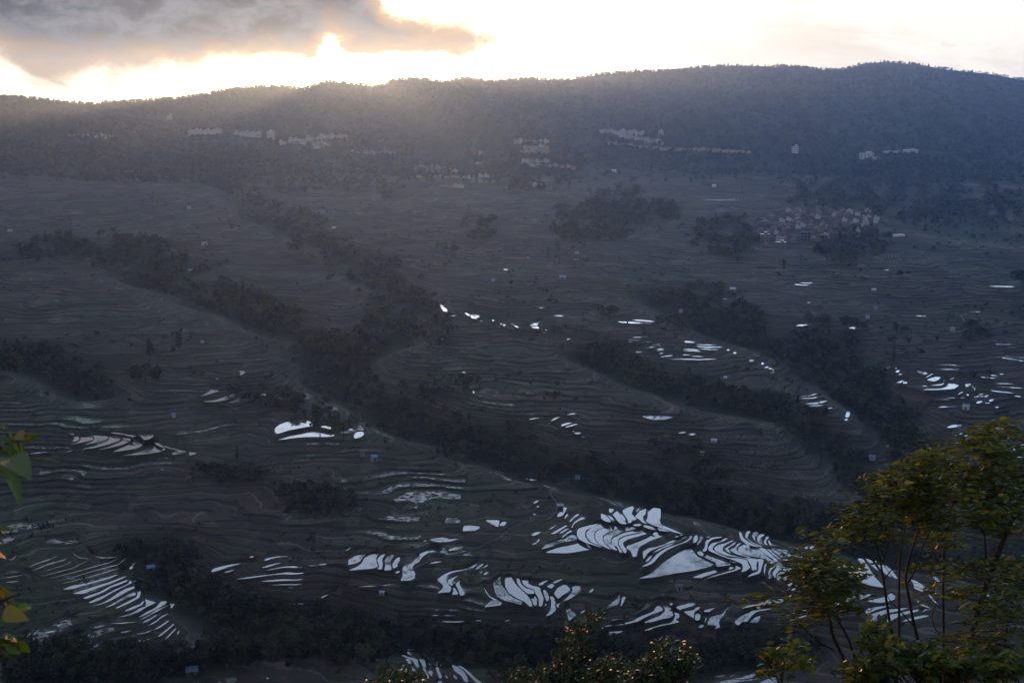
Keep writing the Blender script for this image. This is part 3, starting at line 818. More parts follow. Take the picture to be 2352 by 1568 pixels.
Hp 1820,1470 1850,1430 1950,1400 1900,1450 1900,1490
Hp 1920,1490 1980,1410 2060,1430 2140,1420 2180,1430 2100,1480 2000,1500
Hp 2190,1440 2350,1390 2352,1430 2200,1480
Hs 8 2230,1548 2352,1540
Hs 13 1830,600 1900,612 2050,620
Hs 8 1920,580 2040,592
Hs 8 2010,680 2100,682 2220,686
Ht 12 2010,712 2150,722 2352,738
Hs 9 1905,745 2000,770 2230,795
Hs 8 2130,812 2190,822
Hs 10 2240,828 2320,835
Hs 11 2010,220 2130,228 2230,220
Hs 6 2100,258 2310,256
Ht 18 2010,362 2150,385 2352,420
Ht 12 2110,355 2250,370 2352,380
Ht 12 2065,572 2110,568
Hs 18 295,30 370,25
Ht 9 1290,460 1450,458 1640,478
Hs 7 1370,515 1600,516
Hs 12 240,1108 285,1106
Ht 12 725,1418 765,1415
Tq 1365,155 1440,135 1570,125 1720,130 1715,148 1640,148 1540,170 1500,180 1440,170
Ts 7 1240,130 1300,145 1360,150
Tq 990,415 1090,415 1080,465 1030,440
Tp 1090,455 1110,428 1138,432 1120,455
Tq 715,440 730,400 810,400 830,435
Tq 840,490 850,450 950,455 960,470 880,488
Ws 4 1614,424 1652,426
Wt 3 1612,458 1705,459
Ws 3 1558,465 1588,464
Wt 3 262,392 330,393
"""
class Pond: pass
ponds = []
for ln in WATER.strip().split('\n'):
    t = ln.split()
    z, kd = t[0][0], t[0][1]
    if kd in 'st':
        wd = float(t[1]); pts = [zp(z, *map(float, q.split(','))) for q in t[2:]]
        wd = wd / ZONES[z][2] / 4.0
        wd = max(wd, 0.62)
        P = np.array(pts); seg = np.r_[0, np.cumsum(np.hypot(*np.diff(P, axis=0).T))]
        n = max(7, int(seg[-1] / 3)); q = np.linspace(0, seg[-1], n)
        px = np.interp(q, seg, P[:, 0]); py = np.interp(q, seg, P[:, 1])
        tx = np.gradient(px); ty = np.gradient(py); L = np.hypot(tx, ty) + 1e-9
        h = wd * .5 * (1 - np.abs(2 * q / seg[-1] - 1) ** 2.5) * (1 + .25 * np.sin(q * 1.3 + wd * 9)) + .04
        a = np.c_[px - ty / L * h, py + tx / L * h]; b = np.c_[px + ty / L * h, py - tx / L * h]
        poly = np.vstack([a, b[::-1]])
    else:
        P = np.array([zp(z, *map(float, q.split(','))) for q in t[1:]])
        # corner-cutting keeps the banks rounded
        for _ in range(2):
            Q = np.roll(P, -1, 0)
            P = np.stack([P * .87 + Q * .13, P * .13 + Q * .87], 1).reshape(-1, 2)
        poly = P
    p = Pond(); p.px = poly; p.weedy = kd in 'qt'
    c = poly.mean(0)
    h = hit(*c)
    if h is None: continue
    hs = [hit(*poly[i]) for i in range(0, len(poly), max(1, len(poly) // 6))]
    zs = [q[2] for q in hs if q]
    p.z = .5 * h[2] + .5 * float(np.mean(zs))
    u, s = ray(poly[:, 0], poly[:, 1])
    p.Y = p.z / s; p.u = u; p.X = u * p.Y; p.tone = (len(ponds) * 0.618034) % 1.0
    ponds.append(p)

def inside(u, Y, pu, pY):
    r = np.zeros(u.shape, bool)
    n = len(pu); j = n - 1
    for i in range(n):
        c = (pY[i] > Y) != (pY[j] > Y)
        if c.any():
            xi = (pu[j] - pu[i]) * (Y - pY[i]) / (pY[j] - pY[i] + 1e-12) + pu[i]
            r ^= c & (u < xi)
        j = i
    return r
MASK = np.zeros(ZS.shape, bool); DEL = np.zeros(ZS.shape)
for p in sorted(ponds, key=lambda p: -p.z):
    r0, r1 = np.searchsorted(Yv, p.Y.min()) - 1, np.searchsorted(Yv, p.Y.max()) + 1
    c0, c1 = np.searchsorted(us, p.u.min()) - 1, np.searchsorted(us, p.u.max()) + 1
    sl = (slice(r0, r1), slice(c0, c1))
    ins = inside(U2[sl], Y2[sl], p.u, p.Y)
    DEL[sl] = np.where(ins, p.z - ZS[sl], DEL[sl]); MASK[sl] |= ins
rr0 = int(np.searchsorted(Yv, 862)); rr1 = int(np.searchsorted(Yv, 3600))
d = DEL[rr0:rr1].copy(); mk = MASK[rr0:rr1]; src = d.copy()
prox = mk.astype(float)
def avg(a):
    b = a.copy()
    b[1:-1, 1:-1] = .25 * (a[:-2, 1:-1] + a[2:, 1:-1] + a[1:-1, :-2] + a[1:-1, 2:])
    return b
for _ in range(36):
    d = np.where(mk, src, avg(d) * .985)
    prox = np.where(mk, 1.0, avg(prox) * .97)
DEL[rr0:rr1] = d
PROX = np.zeros(ZS.shape); PROX[rr0:rr1] = prox
ZS2 = ZS + DEL
def dil(m):
    r = m.copy(); r[1:] |= m[:-1]; r[:-1] |= m[1:]; r[:, 1:] |= m[:, :-1]; r[:, :-1] |= m[:, 1:]
    return r
ring = dil(MASK) & ~MASK
# terrace steps: height is cut into level treads and banks
Zk = np.linspace(-420, 0, 421); stepk = np.interp(Zk, [-400, -330, -250, -160], [2.3, 2.2, 2.4, 2.9])
PH = np.cumsum(1 / stepk)
warp = 1.5 * fbm(X2, Y2, 75, 83, 2) + .5 * fbm(X2, Y2, 18, 87, 1)
ph = np.interp(ZS2 + warp, Zk, PH)
fl = np.floor(ph); fr = ph - fl
cut = .62 + .12 * vnoise(X2 / 45, Y2 / 45, 91)
q = np.clip((fr - cut) / (1 - cut), 0, 1); q = q * q * (3 - 2 * q)
ZQ = np.interp(fl + q, PH, Zk) - warp
# a low lip along each terrace edge
ZQ += .35 * np.exp(-((fr - .60) / .06) ** 2)
patch = fbm(X2, Y2, 160, 61, 2)
steps = np.clip(.85 + patch * .7, .45, 1) * np.clip((Y2 - 862) / 30, 0, 1) * np.clip((3500 - Y2) / 500, 0, 1) * (1 - WOOD) * (1 - np.clip(PROX * 2.2 - .35, 0, 1))
ZF = ZS2 * (1 - steps) + ZQ * steps
ZF = np.where(MASK, ZF - .6, ZF)
ZF = np.where(ring, ZF + .08, ZF)

# ------------------------------------------------------------------ materials
def new_mat(name):
    m = bpy.data.materials.new(name); m.use_nodes = True
    t = m.node_tree; t.nodes.clear(); g = NT(t)
    out = g.n('ShaderNodeOutputMaterial'); b = g.n('ShaderNodeBsdfPrincipled'); g.l(b.outputs[0], out.inputs[0])
    b.inputs['Specular IOR Level'].default_value = .25
    return m, g, b, out
def plain(name, col, rough=.9, var=.25, scale=.5, spec=.25):
    m, g, b, o = new_mat(name)
    tc = g.n('ShaderNodeTexCoord'); n = g.noise(tc.outputs['Object'], scale, 4)
    c = g.mix(g.mr(n, .3, .7), tuple(x * (1 - var) for x in col), tuple(min(1, x * (1 + var)) for x in col))
    g.l(c, b.inputs['Base Color']); b.inputs['Roughness'].default_value = rough; b.inputs['Specular IOR Level'].default_value = spec
    return m

def ground_mat():
    m, g, b, o = new_mat('terraced_earth')
    geo = g.n('ShaderNodeNewGeometry'); P = geo.outputs['Position']
    at = g.n('ShaderNodeAttribute', attribute_name='steps'); fr = at.outputs['Fac']
    sc = g.n('ShaderNodeAttribute', attribute_name='cover')   # x woodland floor, y level index, z near water
    sp = g.n('ShaderNodeSeparateXYZ'); g.l(sc.outputs['Vector'], sp.inputs[0])
    wood, lev, wet = sp.outputs
    mp = g.n('ShaderNodeMapping'); mp.inputs['Scale'].default_value = (1, .55, 1); g.l(P, mp.inputs[0])
    big = g.noise(mp.outputs[0], .0042, 5, .6)
    mid = g.noise(mp.outputs[0], .022, 5, .6)
    fine = g.noise(P, .22, 4, .65)
    # every terrace step has a crop or soil of its own
    cm = g.n('ShaderNodeCombineXYZ'); s2 = g.n('ShaderNodeSeparateXYZ'); g.l(P, s2.inputs[0])
    g.put(cm.inputs[0], g.m('MULTIPLY', s2.outputs[0], .011)); g.put(cm.inputs[1], g.m('MULTIPLY', s2.outputs[1], .003)); g.put(cm.inputs[2], g.m('MULTIPLY', lev, 3.7))
    wn = g.noise(cm.outputs[0], 1.0, 1, .4)
    soil = g.mix(g.mr(mid, .3, .7), (.043, .032, .024), (.082, .062, .044))
    grass = g.mix(g.mr(fine, .3, .7), (.026, .036, .016), (.055, .066, .030))
    dry = g.mix(g.mr(fine, .35, .65), (.08, .068, .048), (.13, .112, .08))
    c = g.mix(g.mr(g.m('ADD', big, g.m('MULTIPLY', g.m('SUBTRACT', wn, .5), .55)), .47, .62), soil, grass)
    c = g.mix(g.m('MULTIPLY', g.mr(wn, .60, .72), .55), c, dry)
    # bank faces are weedy and dark, lips carry pale grass
    bank = g.mr(fr, .60, .70); lip = g.m('MULTIPLY', g.mr(fr, .50, .58), g.mr(fr, .66, .60))
    c = g.mix(g.m('MULTIPLY', bank, .75), c, g.mix(fine, (.035, .035, .022), (.07, .062, .045)))
    c = g.mix(g.m('MULTIPLY', lip, .6), c, (.16, .15, .12))
    # plots: each stretch of a step between two cross banks has its own tone
    vo = g.n('ShaderNodeTexVoronoi'); vo.inputs['Scale'].default_value = 1.0
    cv = g.n('ShaderNodeCombineXYZ'); g.put(cv.inputs[0], g.m('MULTIPLY', s2.outputs[0], .022)); g.put(cv.inputs[1], g.m('MULTIPLY', s2.outputs[1], .006)); g.put(cv.inputs[2], g.m('MULTIPLY', lev, 1.31)); g.l(cv.outputs[0], vo.inputs['Vector'])
    s3 = g.n('ShaderNodeSeparateXYZ'); g.l(vo.outputs['Color'], s3.inputs[0])
    c = g.mix(1.0, c, g.mix(s3.outputs[0], (.55, .55, .55), (1.55, 1.5, 1.45)), 'MULTIPLY')
    c = g.mix(g.m('MULTIPLY', g.mr(s3.outputs[1], .80, .84), .5), c, (.045, .062, .022))
    blot = g.noise(P, .05, 6, .72)
    c = g.mix(g.mr(blot, .55, .66), c, g.mix(fine, (.018, .022, .012), (.045, .048, .028)))
    c = g.mix(g.m('MULTIPLY', wet, .85), c, g.mix(g.mr(fine, .35, .65), (.028, .026, .018), (.070, .060, .042)))
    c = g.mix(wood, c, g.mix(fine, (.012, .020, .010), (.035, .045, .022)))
    # far mountain woods
    far = g.mr(s2.outputs[1], 3500, 3950)
    c = g.mix(far, c, g.mix(g.mr(mid, .3, .7), (.022, .034, .018), (.05, .06, .03)))
    # some level plots still hold a film of water or wet mud
    film = g.m('MULTIPLY', g.m('MULTIPLY', g.mr(s3.outputs[2], .70, .74), g.mr(fr, .52, .40)), g.m('MULTIPLY', g.mr(s2.outputs[1], 1900, 1300), g.mr(big, .49, .57)))
    film = g.m('MULTIPLY', film, g.m('MULTIPLY', g.mr(wood, .3, .05), g.mr(fine, .62, .42)))
    g.l(c, b.inputs['Base Color']); g.l(g.m('MULTIPLY_ADD', film, -.66, .95), b.inputs['Roughness']); g.l(g.m('MULTIPLY_ADD', film, .14, .12), b.inputs['Specular IOR Level'])
    bp = g.n('ShaderNodeBump'); g.l(g.m('MULTIPLY_ADD', film, -.58, .6), bp.inputs['Strength']); bp.inputs['Distance'].default_value = 1.4
    g.l(g.m('ADD', fine, g.m('MULTIPLY', mid, 2.0)), bp.inputs['Height']); g.l(bp.outputs[0], b.inputs['Normal'])
    return m

def water_mat(name, weedy):
    m, g, b, o = new_mat(name)
    geo = g.n('ShaderNodeNewGeometry'); P = geo.outputs['Position']
    n1 = g.noise(P, .9, 4, .7); n2 = g.noise(P, .06, 3, .6)
    at = g.n('ShaderNodeAttribute', attribute_name='tone'); n2 = g.m('ADD', n2, g.m('MULTIPLY', g.m('POWER', at.outputs['Fac'], 3.0), .22))
    mp = g.n('ShaderNodeMapping'); mp.inputs['Rotation'].default_value = (0, 0, .6); mp.inputs['Scale'].default_value = (1, .35, 1); g.l(P, mp.inputs[0])
    n3 = g.noise(mp.outputs[0], .5, 3, .6)
    mud = g.mix(n1, (.035, .032, .024), (.08, .07, .05))
    if weedy:
        cov = g.mr(g.m('ADD', g.m('ADD', n1, g.m('MULTIPLY', n3, .6)), g.m('MULTIPLY', n2, .9)), 1.24, 1.5)
        green = g.mix(n1, (.03, .045, .02), (.075, .095, .045))
    else:
        cov = g.mr(g.m('ADD', n1, g.m('MULTIPLY', n2, .75)), 1.0, 1.16)
        green = mud
    bottom = (.07, .065, .055)
    g.l(g.mix(cov, bottom, green), b.inputs['Base Color'])
    g.l(g.m('MULTIPLY_ADD', cov, .75, .04), b.inputs['Roughness'])
    b.inputs['IOR'].default_value = 1.333
    b.inputs['Specular IOR Level'].default_value = .5
    # a faint film of open water brightens the grazing mirror of the sky
    b.inputs['Coat Weight'].default_value = 0.0
    bp = g.n('ShaderNodeBump'); bp.inputs['Strength'].default_value = .05; bp.inputs['Distance'].default_value = .05
    g.l(g.m('ADD', n3, g.m('MULTIPLY', cov, 2.0)), bp.inputs['Height']); g.l(bp.outputs[0], b.inputs['Normal'])
    return m

# ------------------------------------------------------------------ ground and water
idx = np.arange(NR * NCt, dtype=np.int32).reshape(NR, NCt)
quads = np.stack([idx[:-1, :-1], idx[:-1, 1:], idx[1:, 1:], idx[1:, :-1]], -1).reshape(-1, 4)
Vg = np.stack([X2, Y2, ZF], -1).reshape(-1, 3)
me = mesh_np('ground', Vg, quads, ground_mat(), smooth=True)
a = me.attributes.new('steps', 'FLOAT', 'POINT')
a.data.foreach_set('value', np.where(steps > .25, fr, .2).astype(np.float32).ravel())
a = me.attributes.new('cover', 'FLOAT_VECTOR', 'POINT')
wetm = np.clip(PROX * 2.0 - .9, 0, 1)
a.data.foreach_set('vector', np.stack([np.clip(WOOD, 0, 1), fl * 1.0, wetm], -1).astype(np.float32).ravel())
ground_o = link('ground', me)
tag(ground_o, 'brown and green terraced hillside falling from the mountain into the valley', kind='structure')

wm = [water_mat('paddy_water', False), water_mat('weedy_paddy_water', True)]
from mathutils.geometry import tessellate_polygon
for nm, weedy, lab in (('water', False, 'sky reflecting water standing in the flooded rice terraces'), ('weedy_water', True, 'shallow water with stubble and weeds in the dimmer rice terraces')):
    VV, FF, off, TN = [], [], 0, []
    for p in ponds:
        if p.weedy != weedy: continue
        v = [Vector((a_, b_, p.z)) for a_, b_ in zip(p.X, p.Y)]
        tr = tessellate_polygon([v])
        nrm = 0
        for t in tr:
            e1 = v[t[1]] - v[t[0]]; e2 = v[t[2]] - v[t[0]]
            t = t if e1.cross(e2).z > 0 else (t[0], t[2], t[1])
            FF.append([t[0] + off, t[1] + off, t[2] + off])
        VV += [tuple(q) for q in v]; off += len(v); TN += [p.tone] * len(v)
    me = mesh_np(nm, np.array(VV), np.array(FF), wm[int(weedy)], tris=True)
    a = me.attributes.new('tone', 'FLOAT', 'POINT'); a.data.foreach_set('value', np.array(TN, np.float32))
    tag(link(nm, me), lab, kind='structure')

# ------------------------------------------------------------------ haze: one closed box of thin even air
def haze():
    x, y0, y1, z0, z1 = 9800, -1200, 7160, float(ZF.min()) - 2.0, float(ZF.max()) + 40.0
    V = [(-x, y0, z0), (x, y0, z0), (x, y1, z0), (-x, y1, z0), (-x, y0, z1), (x, y0, z1), (x, y1, z1), (-x, y1, z1)]
    Fq = [(0, 3, 2, 1), (4, 5, 6, 7), (0, 1, 5, 4), (1, 2, 6, 5), (2, 3, 7, 6), (3, 0, 4, 7)]
    x2 = float(X2.max()) + 50
    V = [(math.copysign(max(x, x2), a), b, c) for a, b, c in V]
    m = bpy.data.materials.new('haze'); m.use_nodes = True; t = m.node_tree; t.nodes.clear()
    o = t.nodes.new('ShaderNodeOutputMaterial'); v = t.nodes.new('ShaderNodeVolumePrincipled')
    v.inputs['Color'].default_value = HAZE_COL
    v.inputs['Density'].default_value = HAZE_D
    v.inputs['Anisotropy'].default_value = HAZE_G
    t.links.new(v.outputs[0], o.inputs['Volume'])
    me = mesh_np('haze', np.array(V), np.array(Fq), m)
    tag(link('haze', me), 'thin blue evening haze filling the valley', kind='stuff')
HAZE_COL = (.27, .53, 1.0, 1)
HAZE_D = 3.8e-5
HAZE_G = .77

# ------------------------------------------------------------------ trees
def leaf_mat(name, c1, c2, trans=.25, rough=.6, scale=.35, objvar=True):
    m, g, b, o = new_mat(name)
    tc = g.n('ShaderNodeTexCoord'); n = g.noise(tc.outputs['Object'], scale, 3)
    oi_ = g.n('ShaderNodeObjectInfo')
    ta = g.n('ShaderNodeAttribute', attribute_name='tone')
    f = g.mr(g.m('ADD', n, g.m('MULTIPLY', g.m('SUBTRACT', oi_.outputs['Random'] if objvar else ta.outputs['Fac'], .5), .55)), .3, .7)
    c = g.mix(f, c1, c2); g.l(c, b.inputs['Base Color'])
    b.inputs['Roughness'].default_value = rough; b.inputs['Specular IOR Level'].default_value = .2
    if trans:
        tr = g.n('ShaderNodeBsdfTranslucent'); g.l(c, tr.inputs[0])
        mx = g.n('ShaderNodeMixShader'); mx.inputs[0].default_value = trans
        g.l(b.outputs[0], mx.inputs[1]); g.l(tr.outputs[0], mx.inputs[2]); g.l(mx.outputs[0], o.inputs[0])
    return m
M_leaf = leaf_mat('dark_foliage', (.014, .022, .010), (.070, .086, .036), .2)
M_leaf2 = leaf_mat('olive_foliage', (.030, .032, .013), (.100, .088, .040), .2)
M_con = leaf_mat('conifer_foliage', (.010, .018, .010), (.032, .044, .022), .1)
M_wood = leaf_mat('woodland_foliage', (.010, .017, .008), (.080, .088, .040), .15, scale=.06, objvar=False)
M_mtn = leaf_mat('mountain_foliage', (.018, .026, .016), (.038, .047, .028), .1, scale=.02, objvar=False)
M_bark = plain('bark', (.045, .035, .028), .95, .3, 2.0)

def clumps(centers, size, r, flat=.6):
    """leaf clump quads round given centres: V (n*4,3)"""
    n = len(centers)
    a = r.normal(size=(n, 3)); a /= np.linalg.norm(a, axis=1)[:, None]
    b = r.normal(size=(n, 3)); b -= (a * b).sum(1)[:, None] * a; b /= np.linalg.norm(b, axis=1)[:, None]
    s = size * r.uniform(.55, 1.35, n)[:, None]
    a = a * s; b = b * s * r.uniform(.45, .9, n)[:, None]
    V = np.stack([centers - a, centers + b * .8 - a * .1, centers + a, centers - b * .8 + a * .15], 1).reshape(-1, 3)
    return V
def quadidx(n): return np.arange(n * 4).reshape(-1, 4)

def crown_points(kind, n, r, H=12.0):
    if kind == 'broad':
        k = r.integers(6, 9); c = np.c_[r.normal(0, .21, k), r.normal(0, .21, k), r.uniform(.42, .86, k)] * H
        rad = r.uniform(.14, .24, k) * H
        i = r.integers(0, k, n); d = r.normal(size=(n, 3)); d /= np.linalg.norm(d, axis=1)[:, None]
        return c[i] + d * (rad[i] * r.uniform(.55, 1.08, n) ** .5)[:, None] * np.array([1, 1, .8])
    if kind == 'tall':
        k = 8; c = np.c_[r.normal(0, .08, k), r.normal(0, .08, k), np.linspace(.28, .9, k)] * H
        rad = r.uniform(.09, .15, k) * H
        i = r.integers(0, k, n); d = r.normal(size=(n, 3)); d /= np.linalg.norm(d, axis=1)[:, None]
        return c[i] + d * (rad[i] * r.uniform(.5, 1.1, n) ** .5)[:, None]
    if kind == 'cone':
        t = r.uniform(0, 1, n) ** 1.3; a = r.uniform(0, 6.283, n); tier = np.floor(t * 8) / 8 + (t * 8 % 1) ** 2 / 8
        rr = (1 - tier * .92) * .21 * H * r.uniform(.5, 1.1, n)
        return np.c_[np.cos(a) * rr, np.sin(a) * rr, (.14 + .86 * t) * H]
    if kind == 'column':
        t = r.uniform(0, 1, n); a = r.uniform(0, 6.283, n)
        rr = np.sin(np.clip(t * 1.1, 0, 1) * math.pi) ** .6 * .085 * H * r.uniform(.4, 1.1, n)
        return np.c_[np.cos(a) * rr, np.sin(a) * rr, (.06 + .94 * t) * H]
    if kind == 'shrub':
        k = 5; c = np.c_[r.normal(0, .3, k), r.normal(0, .3, k), r.uniform(.2, .65, k)] * H; rad = r.uniform(.25, .4, k) * H
        i = r.integers(0, k, n); d = r.normal(size=(n, 3)); d /= np.linalg.norm(d, axis=1)[:, None]
        p = c[i] + d * (rad[i] * r.uniform(.5, 1, n))[:, None]; p[:, 2] = np.abs(p[:, 2]); return p
def tube(path, radii, sides=6):
    path = np.asarray(path, float); n = len(path); V = []; Fq = []
    tng = np.gradient(path, axis=0); tng /= np.linalg.norm(tng, axis=1)[:, None] + 1e-9
    for i in range(n):
        t = tng[i]; h = np.array([1, 0, 0]) if abs(t[0]) < .8 else np.array([0, 1, 0])
        a = np.cross(t, h); a /= np.linalg.norm(a); b = np.cross(t, a)
        for k in range(sides):
            q = 6.2832 * k / sides; V.append(path[i] + radii[i] * (math.cos(q) * a + math.sin(q) * b))
    for i in range(n - 1):
        for k in range(sides):
            k2 = (k + 1) % sides; Fq.append((i * sides + k, i * sides + k2, (i + 1) * sides + k2, (i + 1) * sides + k))
    return np.array(V), Fq
def join(parts):
    V = []; Fq = []; o = 0
    for v, f in parts:
        V.append(v); Fq += [tuple(i + o for i in q) for q in f]; o += len(v)
    return np.vstack(V), np.array(Fq)
def make_tree_meshes(kind, n, size, mat, seed, H=12.0):
    r = np.random.default_rng(seed)
    P = crown_points(kind, n, r, H)
    crown = mesh_np('crown', clumps(P, size, r), quadidx(n), mat)
    parts = [tube([(0, 0, -1.5), (.1, 0, H * .2), (.15, .1, H * .45), (0, .1, H * .78)], [H * .022, H * .017, H * .012, H * .004], 6)]
    if kind in ('broad', 'tall', 'shrub'):
        for _ in range(6):
            a = r.uniform(0, 6.28); z = r.uniform(.22, .5) * H; L = r.uniform(.15, .26) * H * (1 if kind == 'broad' else .5)
            parts.append(tube([(0.1, .05, z), (math.cos(a) * L * .5, math.sin(a) * L * .5, z + L * .55), (math.cos(a) * L, math.sin(a) * L, z + L * 1.2)], [H * .009, H * .006, H * .002], 5))
    v, f = join(parts)
    return crown, mesh_np('trunk', v, f, M_bark)
PROTO = {}
for k, n, s_, mats in (('broad', 620, .62, (M_leaf, M_leaf2)), ('tall', 420, .55, (M_leaf, M_leaf)), ('cone', 420, .5, (M_con, M_con)), ('column', 260, .4, (M_con, M_con)), ('shrub', 320, .8, (M_leaf, M_leaf2))):
    PROTO[k] = [make_tree_meshes(k, n, s_, mats[i % 2], 100 + i * 7 + len(k)) for i in range(4 if k == 'broad' else 2)]
NAMES = dict(broad='broadleaf_tree', tall='broadleaf_tree', cone='conifer_tree', column='cypress_tree', shrub='shrub')
def put_tree(kind, X, Y, h, label, group=None, wide=1.0, r=rng, cat='tree', lift=0.0):
    cr, tr = PROTO[kind][int(r.integers(len(PROTO[kind])))]
    o = bpy.data.objects.new(NAMES[kind], None); C.objects.link(o)
    z = ground(X, Y) + lift
    o.location = (X, Y, z); s = h / 12.0
    o.scale = (s * wide, s * wide, s); o.rotation_euler = (0, 0, float(r.uniform(0, 6.28)))
    tag(o, label, cat, group)
    link('crown', cr, o); link('trunk', tr, o)
    return o

# woods: (name of the stand, outline in the 2352 view, tree height range m, share of tall kinds, density)
STANDS = [
 ('ravine wood', [(330, 610), (430, 620), (540, 650), (650, 700), (700, 745), (640, 755), (540, 725), (430, 680), (340, 640)], (9, 17), .3, 1.0),
 ('ravine wood', [(680, 760), (760, 770), (850, 830), (900, 900), (1000, 870), (1040, 862), (1090, 920), (1180, 960), (1220, 1020), (1350, 1040), (1440, 1100), (1560, 1130), (1700, 1150), (1900, 1180), (2060, 1210), (2000, 1250), (1880, 1235), (1700, 1200), (1560, 1180), (1460, 1130), (1200, 1095), (1100, 1070), (950, 1040), (870, 1000), (800, 900), (700, 840)], (10, 20), .25, 1.0),
 ('ravine wood', [(600, 500), (680, 460), (760, 520), (830, 580), (920, 600), (980, 690), (1040, 740), (1040, 800), (950, 770), (850, 790), (800, 830), (700, 820), (690, 770), (820, 750), (860, 680), (740, 620), (640, 550)], (9, 18), .25, 1.0),
 ('ravine wood', [(540, 400), (640, 370), (800, 400), (930, 430), (900, 460), (780, 430), (660, 440), (600, 520), (560, 500), (580, 450)], (8, 15), .3, .9),
 ('hill wood', [(40, 570), (160, 530), (280, 540), (380, 545), (430, 600), (380, 620), (200, 600), (60, 592)], (8, 16), .2, 1.0),
 ('hill wood', [(0, 790), (60, 805), (120, 800), (140, 830), (230, 850), (235, 878), (160, 865), (60, 850), (0, 840)], (10, 18), .3, 1.1),
 ('ravine wood', [(1350, 800), (1420, 790), (1500, 850), (1640, 880), (1700, 900), (1830, 920), (1900, 960), (1880, 1000), (1740, 950), (1640, 920), (1500, 890), (1380, 850)], (8, 17), .2, 1.0),
 ('ravine wood', [(1780, 800), (1840, 760), (1900, 760), (1960, 770), (1960, 830), (2020, 860), (2070, 920), (2080, 990), (2160, 1040), (2130, 1070), (2060, 1030), (1990, 970), (1930, 900), (1840, 850), (1760, 820)], (10, 20), .25, 1.0),
 ('ravine wood', [(1560, 660), (1640, 645), (1700, 680), (1760, 740), (1760, 790), (1680, 780), (1600, 740), (1540, 700)], (8, 15), .2, .9),
 ('village wood', [(1260, 470), (1330, 450), (1430, 430), (1480, 440), (1560, 480), (1560, 500), (1480, 500), (1440, 545), (1330, 550), (1270, 530)], (12, 22), .15, 1.0),
 ('village wood', [(1060, 505), (1140, 500), (1140, 545), (1080, 548)], (9, 16), .15, .9),
 ('village wood', [(1590, 520), (1660, 500), (1740, 520), (1750, 560), (1690, 600), (1610, 560)], (10, 20), .2, 1.0),
 ('village wood', [(1920, 540), (2020, 520), (2050, 560), (1990, 600), (1890, 600), (1860, 572)], (12, 22), .2, 1.0),
 ('village wood', [(1800, 430), (1960, 400), (2160, 430), (2352, 440), (2352, 490), (2200, 520), (2060, 500), (1900, 470), (1810, 460)], (10, 20), .2, 1.0),
 ('village wood', [(780, 310), (860, 300), (930, 330), (990, 370), (940, 400), (840, 370), (790, 340)], (10, 20), .2, .9),
 ('village wood', [(1180, 300), (1340, 340), (1350, 370), (1300, 420), (1180, 440), (1140, 400), (1190, 390), (1180, 350)], (9, 18), .2, .8),
 ('village wood', [(1840, 350), (1980, 370), (2120, 360), (2352, 380), (2352, 430), (2100, 420), (1900, 390)], (9, 18), .2, .8),
 ('hill wood', [(380, 345), (560, 335), (620, 365), (560, 395), (430, 380)], (8, 15), .2, .6),
 ('hill wood', [(0, 350), (160, 330), (300, 340), (280, 370), (120, 380), (0, 385)], (9, 16), .2, .8),
 ('left near wood', [(0, 1510), (100, 1480), (260, 1490), (400, 1505), (480, 1480), (500, 1500), (620, 1470), (700, 1430), (830, 1420), (880, 1450), (900, 1500), (870, 1530), (760, 1510), (640, 1510), (520, 1530), (380, 1550), (300, 1568), (0, 1568)], (9, 18), .3, 1.15),
 ('centre near wood', [(935, 1470), (1050, 1465), (1200, 1465), (1330, 1460), (1400, 1475), (1380, 1510), (1300, 1540), (1150, 1530), (1080, 1490), (1000, 1478), (940, 1478)], (9, 17), .25, 1.15),
 ('right near wood', [(1380, 1495), (1500, 1505), (1600, 1510), (1650, 1500), (1720, 1470), (1800, 1460), (1840, 1500), (1800, 1525), (1640, 1520), (1500, 1535)], (9, 17), .25, 1.1),
 ('gully near wood', [(350, 1285), (400, 1270), (470, 1330), (520, 1370), (620, 1395), (700, 1405), (620, 1420), (520, 1415), (460, 1400), (420, 1360), (370, 1320)], (9, 16), .25, 1.0),
 ('low near wood', [(1160, 1530), (1300, 1545), (1500, 1540), (1560, 1568), (1120, 1568)], (6, 12), .2, .9),
 ('scrub', [(630, 1125), (680, 1110), (760, 1110), (820, 1150), (800, 1190), (700, 1180), (630, 1150)], (5, 10), .1, .9),
 ('scrub', [(420, 1060), (540, 1060), (620, 1085), (600, 1105), (480, 1095)], (4, 8), .1, .8),
 ('scrub', [(560, 905), (700, 905), (760, 925), (740, 945), (640, 945), (600, 930)], (8, 15), .2, .9),
 ('scrub', [(2000, 740), (2080, 760), (2100, 790), (2040, 780)], (5, 9), .1, .5),
 ('scrub', [(2210, 745), (2280, 735), (2270, 760), (2220, 800), (2205, 780)], (8, 16), .2, .9),
 ('scrub', [(1480, 1000), (1560, 1010), (1640, 1060), (1700, 1090), (1600, 1100), (1510, 1060)], (6, 12), .15, .8),
 ('scrub', [(1700, 900), (1800, 930), (1860, 980), (1800, 980), (1720, 940)], (6, 12), .15, .8),
 ('scrub', [(1480, 1110), (1580, 1120), (1720, 1170), (1860, 1200), (1860, 1230), (1700, 1215), (1540, 1160)], (8, 16), .2, 1.0),
]
def pt_in(x, y, P):
    r = False; n = len(P); j = n - 1
    for i in range(n):
        if (P[i][1] > y) != (P[j][1] > y) and x < (P[j][0] - P[i][0]) * (y - P[i][1]) / (P[j][1] - P[i][1]) + P[i][0]: r = not r
        j = i
    return r
def on_water(X, Y):
    f = float(np.interp(X / Y, us, np.arange(NCt))); r = float(np.interp(Y, Yv, np.arange(NR)))
    return bool(PROX[int(round(r)), int(round(f))] > .55)
trees = []      # X, Y, h, kind, stand
